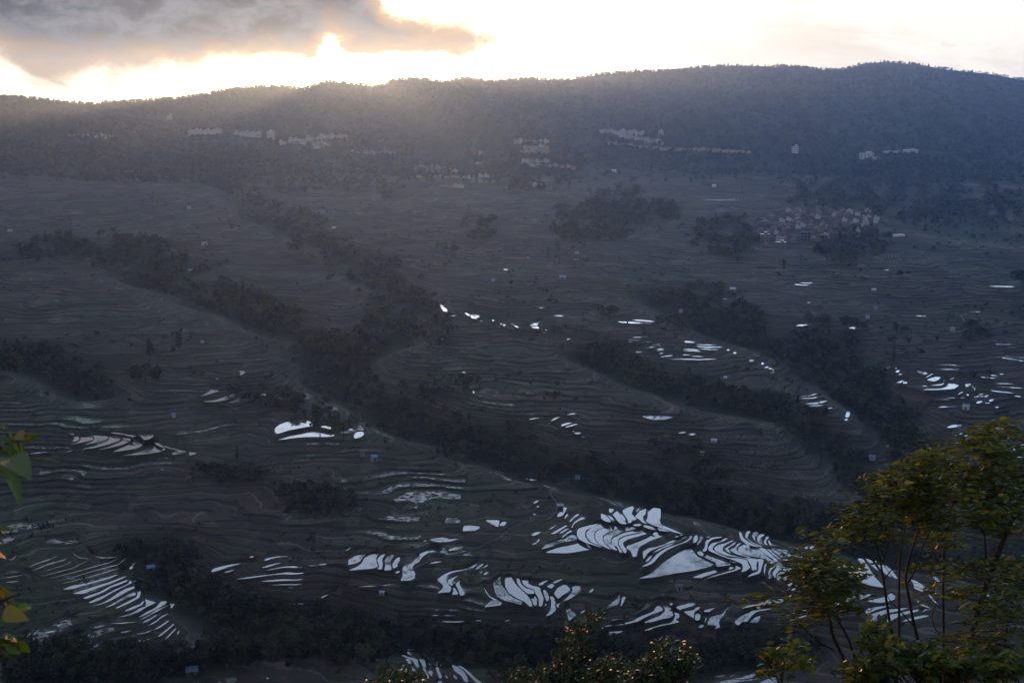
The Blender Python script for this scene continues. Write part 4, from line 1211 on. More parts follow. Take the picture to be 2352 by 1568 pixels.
for nm, poly, (h0, h1), tall, dens in STANDS:
    Q = w2p(poly); xs = [p[0] for p in Q]; ys = [p[1] for p in Q]
    area = (max(xs) - min(xs)) * (max(ys) - min(ys))
    cy = sum(ys) / len(ys); h0 *= .82; h1 *= .82
    h = hit(sum(xs) / len(xs), cy) or hit(512, cy)
    px = F / h[1] * (h0 + h1) * .5 * .52          # crown width on the picture
    n = int(min(2600, area / (px * px * .40) * dens))
    for _ in range(n):
        x = rng.uniform(min(xs), max(xs)); y = rng.uniform(min(ys), max(ys))
        if not pt_in(x + 5 * math.sin(y * .9 + x * .31) + float(rng.normal()) * 2.5, y + 3 * math.sin(x * .45) + float(rng.normal()) * 2.0, Q): continue
        if y < 470 and vnoise(np.array(x / 11.0), np.array(y / 6.0), 71) < -.22: continue
        g_ = hit(x, y)
        if g_ is None or on_water(g_[0], g_[1]): continue
        k = rng.uniform()
        kind = 'shrub' if nm == 'scrub' and k < .5 else ('tall' if k < tall else ('cone' if k < tall + .08 else 'broad'))
        hh = (h0 + (h1 - h0) * rng.uniform() ** 1.6 * 1.25) * (.5 if kind == 'shrub' else 1)
        trees.append((g_[0], g_[1], hh, kind, nm))
# loose trees and hedges over the upper fields
for _ in range(2600):
    x = rng.uniform(-20, 1044); y = rng.uniform(166, 400)
    if vnoise(np.array(x / 34.0), np.array(y / 13.0), 66) < .30 - (.18 if y < 235 else 0): continue
    g_ = hit(x, y)
    if g_ and not on_water(g_[0], g_[1]): trees.append((g_[0], g_[1], rng.uniform(3.5, 9), 'broad' if rng.uniform() < .8 else 'shrub', 'hill wood'))
# whatever ravine floor is left gets trees too
for _ in range(9000):
    x = rng.uniform(-30, 1054); y = rng.uniform(185, 682); g_ = hit(x, y)
    if g_ is None or on_water(g_[0], g_[1]): continue
    f_ = int(np.interp(g_[0] / g_[1], us, np.arange(NCt))); r_ = int(np.interp(g_[1], Yv, np.arange(NR)))
    if WOOD[r_, f_] < .12: continue
    if rng.uniform() > min(1.0, .25 + (g_[1] / 2200) ** 1.5 * .8): continue
    trees.append((g_[0], g_[1], rng.uniform(6, 13), 'broad' if rng.uniform() < .8 else 'tall', 'ravine wood'))
trees.sort(key=lambda t: -t[2] / t[1])
WOODLAB = {'ravine wood': ('dark tree crowding the wooded ravine between the terraced spurs', 'trees filling the ravines'),
           'hill wood': ('dark tree standing in the hillside woods and hedges', 'trees of the hillside woods'),
           'village wood': ('hazy dark tree in the woods round the far villages', 'trees round the villages'),
           'left near wood': ('dark bushy tree in the wood along the bottom left under the slanting flooded terraces', 'trees in the bottom left wood'),
           'centre near wood': ('dark bushy tree in the wood at the bottom centre above the glossy shrub', 'trees in the bottom centre wood'),
           'right near wood': ('dark bushy tree in the wood between the lower right flooded terraces and the bottom edge', 'trees in the bottom right wood'),
           'gully near wood': ('dark tree in the gully right of the slanting lower left terraces', 'trees in the lower left gully'),
           'low near wood': ('dark bush behind the glossy shrubs near the bottom edge', 'bushes behind the bottom shrubs'),
           'scrub': ('low dark tree or bush in the scrub between the dry terraces', 'bushes in the scrub between terraces')}
NIND = 262
for X, Y, h, kind, nm in trees[:NIND]:
    lab, grp = WOODLAB[nm]
    put_tree(kind, X, Y, h, lab, grp, wide=float(rng.uniform(.9, 1.25)), lift=-.4)
def mass(name, T, nq, size, mat, label, seed):
    r = np.random.default_rng(seed); VV = []
    base = {k: [crown_points(k, nq, np.random.default_rng(s * 13 + 5), 12.0) for s in range(5)] for k in ('broad', 'tall', 'cone', 'shrub')}
    for X, Y, Z, h, kind in T:
        P = base[kind][int(r.integers(5))] * (h / 12.0)
        a = r.uniform(0, 6.28); c, s = math.cos(a), math.sin(a)
        P = np.c_[P[:, 0] * c - P[:, 1] * s, P[:, 0] * s + P[:, 1] * c, P[:, 2]] * np.array([1.15, 1.15, 1]) + np.array([X, Y, Z - .5 - .2 * h])
        VV.append(clumps(P, size * h / 12.0, r))
    V = np.vstack(VV); me = mesh_np(name, V, quadidx(len(V) // 4), mat)
    a = me.attributes.new('tone', 'FLOAT', 'POINT'); a.data.foreach_set('value', np.repeat(r.uniform(0, 1, len(VV)), [len(v) for v in VV]).astype(np.float32))
    return tag(link(name, me), label, kind='stuff')
rest = [(X, Y, ground(X, Y), h, k) for X, Y, h, k, nm in trees[NIND:]]
mass('woodland', rest, 70, 1.5, M_wood, 'dark mixed woodland covering the ravines and the ground round the villages', 5)

# forest over the upper mountain, right up to the skyline
T = []
rf = np.random.default_rng(21)
for _ in range(16000):
    u = rf.uniform(-.47, .47); yr1 = float(np.interp(u, _u, YR)); Y = rf.uniform(3500, yr1 + 20)
    lowlim = 3700 + 260 * math.sin(u * 9 + 1) + 150 * math.sin(u * 31)
    if Y < lowlim and rf.uniform() < .8: continue
    T.append((u * Y, Y, ground(u * Y, Y), rf.uniform(8, 17), 'cone' if rf.uniform() < .3 else 'broad'))
for _ in range(1500):            # the crest itself, thin in places
    u = rf.uniform(-.44, .44)
    if vnoise(np.array(u * 18.0), np.array(2.0), 8) < -.25 and rf.uniform() < .75: continue
    Y = float(np.interp(u, _u, YR)) + rf.uniform(-25, 12)
    T.append((u * Y, Y, ground(u * Y, Y), rf.uniform(7, 17), 'cone' if rf.uniform() < .5 else 'broad'))
mass('mountain_forest', T, 24, 2.6, M_mtn, 'dark forest blanketing the long mountain ridge to its skyline', 6)

# scattered bushes on the banks of the open terraces
T = []
for _ in range(5200):
    x = rng.uniform(-20, 1044); y = rng.uniform(185, 680)
    if vnoise(np.array(x / 60.0), np.array(y / 22.0), 55) < .12: continue
    g_ = hit(x, y)
    if g_ and not on_water(g_[0], g_[1]): T.append((g_[0], g_[1], ground(g_[0], g_[1]), rng.uniform(1.6, 5), 'shrub'))
mass('bushes', T, 26, 2.2, M_wood, 'small dark bushes dotted along the terrace banks', 9)

# trees that stand by themselves: kind, foot of the tree in the 2352 view, height on that view, label
LONE = [
 ('broad', 1400, 736, 44, 1.25, 'large round crowned tree standing alone left of the bright twin ponds on the right hillside'),
 ('broad', 1550, 772, 52, 1.2, 'tall dark tree standing alone right of the bright twin ponds on the right hillside'),
 ('tall', 412, 802, 46, 1.1, 'tall narrow dark tree on the left hillside near a small white heap'),
 ('tall', 345, 822, 44, 1.1, 'slightly shorter dark tree left of the tall narrow tree on the left hillside'),
 ('broad', 308, 880, 42, .9, 'leftmost tree of the small grove above the left brown terraces'),
 ('broad', 335, 880, 46, 1.0, 'middle tree of the small grove above the left brown terraces'),
 ('broad', 360, 879, 40, .9, 'rightmost tree of the small grove above the left brown terraces'),
 ('column', 545, 1054, 34, 1.0, 'small dark cypress alone on the brown terraces left of the pinkish ponds'),
 ('broad', 616, 903, 24, 1.1, 'small round dark tree just above the tiny bright pools left of the ravine'),
 ('shrub', 528, 893, 26, 1.3, 'wide low dark bush above the curved bright terraces on the left'),
 ('column', 2052, 830, 40, .9, 'slim dark conifer rising beside the shining terraces on the right slope'),
 ('broad', 1322, 770, 26, .9, 'small dark tree on the spur left of the thin bright terrace lines'),
 ('broad', 2348, 668, 58, 1.1, 'dark tree cut by the right edge of the picture at mid height'),
 ('broad', 1855, 760, 46, 1.0, 'leftmost tree of the grove with ponds shining behind it on the right slope'),
 ('broad', 1905, 762, 48, 1.2, 'middle tree of the grove with ponds shining behind it on the right slope'),
 ('broad', 1945, 765, 46, 1.1, 'tall right hand tree of the grove with ponds shining behind it on the right slope'),
 ('broad', 1990, 758, 26, 1.2, 'small spreading tree just right of the pond grove on the right slope'),
 ('broad', 1020, 582, 26, 1.0, 'left tree of the low clump in the middle of the slope under the central village'),
 ('broad', 1045, 584, 28, 1.0, 'right tree of the low clump in the middle of the slope under the central village'),
 ('tall', 1258, 590, 22, 1.0, 'slender tree at the field edge below the large hazy wood'),
 ('tall', 1282, 580, 26, 1.0, 'taller of the slender trees below the large hazy wood'),
 ('broad', 2072, 638, 22, 1.1, 'small tree on the field bank right of the shining pool below the crowded village'),
 ('tall', 1800, 620, 24, .9, 'feathery bamboo clump below the crowded village on the right'),
 ('broad', 735, 1000, 62, 1.0, 'thin crowned tree standing over the pinkish ponds on the left'),
 ('broad', 790, 1010, 66, 1.1, 'big dark tree at the right bank of the pinkish ponds'),
 ('tall', 888, 1518, 62, .9, 'tall dark cypress like tree at the left of the lowest flooded terraces'),
 ('tall', 858, 1500, 66, 1.0, 'tall dark tree behind the brown walled farmhouse'),
 ('broad', 1000, 1518, 44, .9, 'thin stemmed tree growing out of the lowest flooded terraces in the centre'),
 ('broad', 700, 1150, 34, 1.2, 'bushy dark tree on the brown terraces left of centre'),
 ('broad', 95, 1222, 30, 1.3, 'round dark bush beside the upper left end of the lower left flooded terraces'),
 ('shrub', 1338, 1094, 14, 1.0, 'small bush beside the tiny blue hut at the shallow white pond'),
 ('broad', 1075, 905, 46, 1.1, 'tree rising above the wooded ravine in the middle of the picture'),
 ('broad', 1520, 1162, 30, 1.0, 'dark tree on the bank just above the large S shaped terraces'),
]
for kind, x, y, hp, wd, lab in LONE:
    q = hit(x / 2.2969, y / 2.2969)
    if q is None: continue
    put_tree(kind, q[0], q[1], hp / 2.2969 * q[1] / F * 1.08, lab, wide=wd, lift=-.5)

# ------------------------------------------------------------------ buildings
def box(x0, y0, z0, x1, y1, z1):
    V = np.array([(x0, y0, z0), (x1, y0, z0), (x1, y1, z0), (x0, y1, z0), (x0, y0, z1), (x1, y0, z1), (x1, y1, z1), (x0, y1, z1)], float)
    return V, [(0, 3, 2, 1), (4, 5, 6, 7), (0, 1, 5, 4), (1, 2, 6, 5), (2, 3, 7, 6), (3, 0, 4, 7)]
def gable(x0, y0, z0, x1, y1, z1, over=.5, th=.18):
    """two sloping slabs, ridge along x"""
    ym = (y0 + y1) / 2; a = x0 - over; b = x1 + over; c = y0 - over; d = y1 + over
    def slab(yl, zl):
        V = np.array([(a, yl, zl), (b, yl, zl), (b, ym, z1), (a, ym, z1), (a, yl, zl + th), (b, yl, zl + th), (b, ym, z1 + th), (a, ym, z1 + th)], float)
        return V, [(0, 1, 2, 3), (4, 5, 6, 7), (0, 1, 5, 4), (1, 2, 6, 5), (2, 3, 7, 6), (3, 0, 4, 7)]
    return [slab(c, z0 - over * .3), slab(d, z0 - over * .3)]
def hip(x0, y0, z0, x1, y1, z1, over=.6):
    a, b, c, d = x0 - over, x1 + over, y0 - over, y1 + over; ym = (y0 + y1) / 2; k = (d - c) / 2
    V = np.array([(a, c, z0), (b, c, z0), (b, d, z0), (a, d, z0), (a + k, ym, z1), (b - k, ym, z1)], float)
    return V, [(0, 1, 5, 4), (1, 2, 5, 5), (2, 3, 4, 5), (3, 0, 4, 4), (0, 3, 2, 1)]
def fixtri(v, f):
    me = bpy.data.meshes.new('roof'); me.from_pydata([tuple(p) for p in v], [], [tuple(dict.fromkeys(q)) for q in f]); return me
def part(name, shapes, mat, parent=None):
    v, f = join([(np.asarray(a), b) for a, b in shapes]); me = fixtri(v, f.tolist()); me.name = name; me.materials.append(mat)
    return link(name, me, parent) if parent is not None else me
M_pale = plain('pale_plaster', (.54, .50, .46), .9, .18, .4)
M_yel = plain('ochre_plaster', (.50, .37, .24), .9, .15, .4)
M_brick = plain('brown_brick', (.20, .155, .13), .95, .3, .5)
M_white = plain('white_render', (.52, .53, .55), .8, .08, .4)
M_conc = plain('raw_concrete', (.27, .27, .265), .9, .2, .4)
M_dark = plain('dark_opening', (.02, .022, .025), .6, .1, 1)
M_roofg = plain('grey_tile_roof', (.16, .14, .135), .8, .25, .6)
M_roofr = plain('reddish_tile_roof', (.20, .12, .10), .85, .25, .6)
M_tin = plain('pale_tin_roof', (.27, .29, .31), .35, .15, .5, .6)
M_blue = plain('blue_sheet_roof', (.06, .18, .42), .5, .15, .6, .4)
M_wtank = plain('bright_sheet', (.46, .48, .50), .4, .08, .5)
M_mudw = plain('mud_brick', (.17, .125, .09), .95, .25, .5)

def windows(shapes, w, h, floors, cols, dep=.12, ww=1.1, wh=1.2):
    out = []
    fh = h / floors
    for i in range(floors):
        for j in range(cols):
            cx = -w / 2 + w * (j + .5) / cols; cz = fh * (i + .55)
            out.append((cx - ww / 2, cz - wh / 2, cx + ww / 2, cz + wh / 2))
    return out
def house_mesh(w, d, h, floors, cols, roof, seed):
    """returns meshes: wall, roof, list of window boxes (all at unit origin, front faces -Y)"""
    shp = [box(-w / 2, -d / 2, -4, w / 2, d / 2, h)]
    if roof == 'flat':
        r = np.random.default_rng(seed)
        rf = [box(-w / 2 - .35, -d / 2 - .35, h + .003, w / 2 + .35, d / 2 + .35, h + .35)]
        sx = -w / 2 + r.uniform(.1, .5) * w
        shp.append(box(sx, -d / 2 + 1.5, h + .353, sx + w * .38, d / 2 - .5, h + 2.9)); rf.append(box(sx - .3, -d / 2 + 1.2, h + 2.903, sx + w * .38 + .3, d / 2 - .2, h + 3.15))
    elif roof == 'hip': rf = [hip(-w / 2, -d / 2, h + .002, w / 2, d / 2, h + d * .28)]
    else:
        rf = gable(-w / 2, -d / 2, h + .12, w / 2, d / 2, h + d * .30)
        shp.append((np.array([(-w / 2, -d / 2, h), (-w / 2, d / 2, h), (-w / 2, 0, h + d * .27), (-w / 2 + .2, -d / 2, h), (-w / 2 + .2, d / 2, h), (-w / 2 + .2, 0, h + d * .27)]), [(0, 1, 2, 2), (3, 5, 4, 4)]))
        shp.append((np.array([(w / 2, -d / 2, h), (w / 2, d / 2, h), (w / 2, 0, h + d * .27), (w / 2 - .2, -d / 2, h), (w / 2 - .2, d / 2, h), (w / 2 - .2, 0, h + d * .27)]), [(0, 2, 1, 1), (3, 4, 5, 5)]))
    W = windows(None, w, h, floors, cols, ww=min(1.5, w / cols * .45), wh=min(1.5, h / floors * .5))
    return shp, rf, W
HP = {}
def proto(key, w, d, h, floors, cols, roof, mw, mr_, seed=1):
    s, rf, W = house_mesh(w, d, h, floors, cols, roof, seed)
    HP[key] = (part('wall', s, mw), part('roof', rf, mr_), [part('window', [box(a, -d / 2 - .06, b, c, -d / 2 + .05, e)], M_dark) for a, b, c, e in W])
proto('villa', 12, 9, 6.5, 2, 3, 'hip', M_yel, M_roofg)
proto('villa2', 14, 9, 7, 2, 3, 'gable', M_yel, M_roofr)
proto('pale', 12, 9, 7.5, 2, 3, 'flat', M_pale, M_conc, 3)
proto('pale2', 14, 10, 10.5, 3, 3, 'flat', M_pale, M_tin, 5)
proto('brick', 9, 8, 6.5, 2, 2, 'flat', M_brick, M_conc, 7)
proto('brick2', 11, 8, 9, 3, 2, 'flat', M_brick, M_tin, 9)
proto('brick3', 8, 8, 5.5, 2, 2, 'gable', M_mudw, M_roofg, 2)
proto('white', 13, 9, 8, 3, 4, 'flat', M_white, M_wtank, 4)
proto('tall', 16, 12, 15, 4, 4, 'flat', M_pale, M_conc, 6)
WIDTH = dict(villa=12, villa2=14, pale=12, pale2=14, brick=9, brick2=11, brick3=8, white=13, tall=16)
def put_house(key, x, y, wpx, label, group=None, rz=None, wins=False, name='house', cat='house', lift=0.0, hs=1.0):
    q = hit(x / 2.2969, y / 2.2969)
    if q is None: return
    wl, rf, W = HP[key]
    o = bpy.data.objects.new(name, None); C.objects.link(o)
    s = wpx / 2.2969 * q[1] / F / WIDTH[key]
    o.location = (q[0], q[1], ground(q[0], q[1]) + lift); o.scale = (s, s, s * hs)
    base = -math.atan2(q[0], q[1])
    o.rotation_euler = (0, 0, base + (float(rng.uniform(-.35, .35)) if rz is None else rz))
    tag(o, label, cat, group)
    link('wall', wl, o); link('roof', rf, o)
    if wins:
        for m in W: link('window', m, o)
    return o
# villages: kind list, points in the 2352 view, width, group phrase and label
def row(x0, y0, x1, y1, n, jy=2.0):
    return [(x0 + (x1 - x0) * (i + .5) / n + float(rng.uniform(-1.5, 1.5)), y0 + (y1 - y0) * (i + .5) / n + float(rng.uniform(-jy, jy))) for i in range(n)]
VILL = [
 (('villa', 'villa2'), row(1395, 332, 1500, 340, 9) + row(1500, 342, 1600, 346, 9, 1.5) + row(1600, 344, 1725, 351, 11, 1.5), 9.5, 'ochre houses in the long roadside row',
  'small ochre house in the long straight row below the forested mountain right of centre', .12),
 (('pale', 'pale2', 'villa'), row(1375, 303, 1430, 308, 6) + row(1420, 316, 1490, 320, 6) + row(1440, 308, 1480, 310, 4) + row(1480, 326, 1530, 330, 4), 11, 'pale houses of the village above the roadside row',
  'pale hazy house in the cluster just above the left end of the ochre row', .3),
 (('pale', 'villa2'), row(950, 386, 1050, 388, 8, 1) + row(948, 396, 1055, 397, 8, 1) + row(955, 407, 1058, 409, 8, 1) + row(1062, 411, 1135, 407, 6, 2) + row(1008, 429, 1064, 430, 5, .6) + row(1080, 420, 1140, 418, 4, 1.5), 10,
  'houses in tidy rows of the central hillside village', 'pale house standing in the tidy stacked rows of the central hillside village', .1),
 (('villa', 'pale'), row(642, 334, 700, 334, 5, 1) + row(665, 326, 740, 324, 6, 2) + row(700, 330, 760, 334, 5, 2) + row(735, 319, 798, 316, 5, 1) + row(720, 340, 752, 340, 3, .8), 13,
  'houses on the spur below the sun', 'pinkish pale house on the dark spur below the setting sun', .25),
 (('pale', 'villa'), row(802, 352, 910, 356, 9, 2), 12, 'houses in the line right of the spur village', 'faint house in the single line just right of the village on the spur', .2),
 (('pale', 'villa2'), row(1198, 352, 1262, 350, 6, 1) + row(1200, 342, 1262, 340, 5, 1) + row(1180, 326, 1260, 328, 7, 1.5), 11, 'houses of the upper centre village', 'hazy house in the short rows above the central village', .2),
 (('pale', 'villa2'), row(1197, 372, 1262, 374, 6, 1) + row(1205, 382, 1325, 388, 9, 1.5), 11, 'houses of the rows right of the central village', 'hazy house in the double row right of the central village', .2),
 (('pale', 'brick'), row(1082, 350, 1112, 352, 2) + row(1082, 378, 1112, 382, 3) + row(1210, 424, 1250, 428, 3), 10, 'scattered houses round the central village', 'small house set apart in the trees near the central village', .4),
 (('pale', 'pale2'), row(434, 308, 508, 306, 6, 2) + row(536, 312, 600, 314, 5, 2), 13, 'houses on the upper left slope', 'pale house in the short line high on the left slope', .3),
 (('brick', 'pale'), row(155, 314, 270, 316, 11, 2), 8, 'tiny houses of the far left village', 'tiny dim house in the far left village under the ridge', .3),
]
for kinds, pts, wp, grp, lab, jr in VILL:
    for x, y in pts:
        put_house(kinds[int(rng.integers(len(kinds)))], x, y, wp * float(rng.uniform(.85, 1.15)), lab, grp, rz=float(rng.uniform(-jr, jr)))
# the crowded village on the right
VP = [(1742, 512), (1790, 486), (1860, 482), (1930, 488), (2010, 488), (2018, 512), (1990, 540), (1930, 552), (1860, 556), (1790, 556), (1745, 545)]
cnt = 0; got = []
while cnt < 118:
    x = float(rng.uniform(1740, 2020)); y = float(rng.uniform(482, 556))
    if not pt_in(x, y, VP) or any(abs(x - a) < 7.5 and abs(y - b) < 3.6 for a, b in got):
        if rng.uniform() > .02: continue
        if not pt_in(x, y, VP): continue
    if 1836 < x < 1866 and 528 < y < 560: continue
    got.append((x, y)); cnt += 1
    k = ('brick', 'brick2', 'brick3', 'brick', 'pale')[int(rng.integers(5))]
    put_house(k, x, y, float(rng.uniform(9, 12.5)), 'brown flat roofed house packed into the crowded village on the right slope', 'houses of the crowded village on the right', rz=float(rng.uniform(-.5, .5)))
# buildings one can point to
put_house('tall', 622, 318, 18, 'large square pale block at the right end of the upper left houses', name='apartment_building', cat='building', rz=0, wins=True)
put_house('white', 1826, 349, 15, 'white three storey building alone at the foot of the mountain right of the ochre row', name='white_building', cat='building', rz=0, wins=True, hs=1.3)
put_house('white', 1990, 363, 30, 'long white building stepping down the slope at the right below the mountain', name='white_building', cat='building', rz=.1, wins=True, hs=.6)
put_house('white', 2014, 366, 20, 'lower white building joined below the long white one on the right slope', name='white_building', cat='building', rz=.1, wins=True, hs=.45)
put_house('tall', 1431, 311, 14, 'tallest pale block in the cluster above the ochre row', name='apartment_building', cat='building', rz=0, wins=True)
put_house('pale2', 1518, 309, 11, 'square pale tower standing apart right of the upper village', name='tower_house', cat='building', rz=0, wins=True, hs=1.2)
put_house('white', 390, 273, 12, 'small white house alone in the dark woods below the left skyline', cat='house', rz=0)
put_house('brick2', 1756, 552, 20, 'brick house with a pale roof at the left edge of the crowded village', cat='house', rz=.1, wins=True)
put_house('brick2', 1793, 566, 22, 'broad brick house below the crowded village', cat='house', rz=0, wins=True, hs=.7)
put_house('brick', 1758, 568, 13, 'small brick house at the lower left corner of the crowded village', cat='house', rz=0, wins=True)
put_house('pale2', 1988, 516, 13, 'orange tinted tall house at the right side of the crowded village', cat='house', rz=.2, wins=True)
for x0, x1, y, lab in ((2030, 2048, 349, 'left'), (2052, 2070, 349, 'middle'), (2075, 2108, 348, 'right')):
    put_house('white', (x0 + x1) / 2, y, x1 - x0, 'low pale shed, ' + lab + ' one of the three in line right of the long white building', name='long_shed', cat='shed', rz=0, hs=.22)

def at(x, y):
    q = hit(x / 2.2969, y / 2.2969); return q, q[1] / F / 2.2969      # metres per 2352-view pixel
def conc_frame():
    q, k = at(1850, 552); w, h = 24 * k, 21 * k
    o = bpy.data.objects.new('unfinished_building', None); C.objects.link(o); o.location = (q[0], q[1], ground(q[0], q[1])); o.rotation_euler = (0, 0, -math.atan2(q[0], q[1]))
    tag(o, 'unfinished concrete frame building of open floors in front of the crowded village', 'building')
    for i in range(4): part('slab', [box(-w / 2, -4, h * i / 3 - .2, w / 2, 5, h * i / 3 + .2)], M_conc, o)
    for j in range(4):
        for d in (-3.8, 4.4): part('column', [box(-w / 2 + (w - .6) * j / 3, d, -3, -w / 2 + (w - .6) * j / 3 + .6, d + .6, h)], M_conc, o)
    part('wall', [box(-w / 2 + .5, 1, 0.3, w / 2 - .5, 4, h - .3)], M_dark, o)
conc_frame()
def open_shed():
    q, k = at(2045, 590); w = 38 * k
    o = bpy.data.objects.new('open_shed', None); C.objects.link(o); o.location = (q[0], q[1], ground(q[0], q[1])); o.rotation_euler = (0, 0, -math.atan2(q[0], q[1]))
    tag(o, 'long open sided shed on thin posts below the crowded village', 'shed')
    part('roof', [box(-w / 2, -4, 4.6, w / 2, 4, 4.9)], M_roofg, o)
    for j in range(6): part('post', [box(-w / 2 + (w - .4) * j / 5, -3.6, -3, -w / 2 + (w - .4) * j / 5 + .4, -3.2, 4.6)], M_pale, o)
open_shed()
put_house('white', 2064, 541, 26, 'low white roofed shed beside the trees right of the crowded village', name='long_shed', cat='shed', rz=0, hs=.2)

def hut(x, y, wpx, hpx, wall, roof, label, kind='gable', door=True, rz=0.0, name='hut'):
    q, k = at(x, y); w = wpx * k; h = hpx * k; d = w * .8
    o = bpy.data.objects.new(name, None); C.objects.link(o); o.location = (q[0], q[1], ground(q[0], q[1]) + .2)
    o.rotation_euler = (0, 0, -math.atan2(q[0], q[1]) + rz); tag(o, label, 'hut')
    part('wall', [box(-w / 2, -d / 2, -2.5, w / 2, d / 2, h)], wall, o)
    if kind == 'gable': part('roof', gable(-w / 2, -d / 2, h + .1, w / 2, d / 2, h + d * .33, .4), roof, o)
    else:
        a = w / 2 + .4; b = d / 2 + .4
        V = np.array([(-a, -b, h + .02), (a, -b, h + .02), (a, b, h + d * .22), (-a, b, h + d * .22), (-a, -b, h + .2), (a, -b, h + .2), (a, b, h + d * .22 + .2), (-a, b, h + d * .22 + .2)])
        part('roof', [(V, box(0, 0, 0, 1, 1, 1)[1])], roof, o)
    if door: part('door', [box(-w * .12, -d / 2 - .06, 0, w * .12, -d / 2 + .05, h * .75)], M_dark, o)
    return o
HUTS = [
 (1287, 1165, 14, 8, M_mudw, M_tin, 'small grey hut with a pale roof beside the footpath above the S shaped terraces', 'lean'),
 (1327, 1094, 11, 6, M_wtank, M_blue, 'tiny white and blue hut at the back of the shallow white pond', 'lean'),
 (347, 1308, 18, 7, M_mudw, M_blue, 'hut with a blue sheet roof on the knob beside the lower left terraces', 'lean'),
 (874, 1492, 27, 13, M_mudw, M_roofg, 'brown walled farmhouse with a dark tiled roof below the central woods', 'gable'),
 (441, 1545, 28, 9, M_mudw, M_tin, 'hut with a flat pinkish roof above the bottom left pond', 'lean'),
 (860, 1058, 14, 11, M_conc, M_blue, 'grey square pump hut with a blue topped roof on the brown terraces', 'lean'),
 (833, 1046, 10, 8, M_conc, M_roofg, 'dim greenish hut just left of the grey pump hut', 'gable'),
 (399, 957, 9, 8, M_pale, M_blue, 'small pale hut with a blue roof on the dark left terraces', 'lean'),
 (1560, 1352, 15, 10, M_conc, M_roofg, 'square stone hut below the big bright pond', 'lean'),
 (877, 1361, 11, 6, M_wtank, M_tin, 'tiny white shed on the terraces under the irrigation channel', 'lean'),
 (434, 1103, 11, 8, M_mudw, M_mudw, 'dim ruined hut on the dark left terraces', 'gable'),
 (2003, 1052, 13, 6, M_wtank, M_tin, 'white roofed hut on the brown slope beside the saplings', 'gable'),
 (1613, 1042, 9, 6, M_mudw, M_conc, 'small square hut on the terraces in the middle right', 'lean'),
 (1640, 1012, 13, 4, M_wtank, M_tin, 'tiny white roofed shelter on the brown terraces right of centre', 'lean'),
 (1132, 646, 8, 4, M_conc, M_blue, 'hut with a blue roof on the mid slope above the thin bright ponds', 'lean'),
 (1213, 594 , 6, 3, M_conc, M_blue, 'tiny blue roofed hut above and right of the other blue hut', 'lean'),
 (1292, 638, 14, 4, M_conc, M_blue, 'long low blue roofed shelter on the mid slope', 'lean'),
 (1683, 668, 12, 6, M_conc, M_tin, 'pale roofed hut above the long thin white pond on the right', 'lean'),
 (1564, 716, 8, 5, M_wtank, M_blue, 'small white and blue hut behind the tall round tree on the right', 'lean'),
 (1666, 866 , 7, 3, M_wtank, M_tin, 'white specks of a hut beside the pale reeds right of centre', 'lean'),
 (2007, 668, 10, 4, M_conc, M_tin, 'long pale hut on the far right slope', 'lean'),
 (2011, 710, 7, 5, M_conc, M_blue, 'small blue topped hut over the single bright strip on the far right slope', 'lean'),
 (1993, 729, 8, 6, M_wtank, M_conc, 'square white hut below the small blue topped hut', 'lean'),
 (2188, 758, 9, 6, M_yel, M_blue, 'ochre hut beside the dark tree belt at the far right', 'lean'),
 (2219, 938, 15, 8, M_wtank, M_wtank, 'white hut with a dark doorway among the glittering terraces at the right', 'gable'),
 (434, 479, 9, 5, M_wtank, M_tin, 'white hut with drifting smoke on the upper left fields', 'gable'),
 (470, 562, 12, 5, M_pale, M_conc, 'pale hut on the field edge in the upper left', 'lean'),
 (437, 622, 9, 3, M_conc, M_blue, 'hut with a bright blue roof at the head of the left ravine wood', 'lean'),
 (767, 524, 9, 3, M_conc, M_tin, 'tin roofed hut beside the wooded gully under the spur village', 'lean'),
 (23, 530, 9, 5, M_pale, M_roofg, 'small pale hut near the left edge of the picture', 'lean'),
 (465, 787, 7, 4, M_wtank, M_wtank, 'tiny white hut right of the tall narrow tree', 'gable'),
 (131, 816, 6, 4, M_wtank, M_blue, 'tiny white hut behind the left tree belt', 'lean'),
 (1411, 395, 12, 4, M_pale, M_tin, 'low pale hut in the fields below the central villages', 'lean'),
 (1325, 581, 9, 5, M_pale, M_roofg, 'pale hut above the square white pond', 'lean'),
 (1640, 430, 9, 4, M_pale, M_tin, 'tiny pale hut beside the far white pond strips', 'lean'),
 (634, 699, 8, 4, M_conc, M_roofg, 'dim hut at the edge of the left ravine wood', 'lean'),
]
for x, y, w_, h_, mw, mr_, lab, kd in HUTS: hut(x, y, w_, h_, mw, mr_, lab, kd, rz=float(rng.uniform(-.3, .3)), door=w_ > 10)

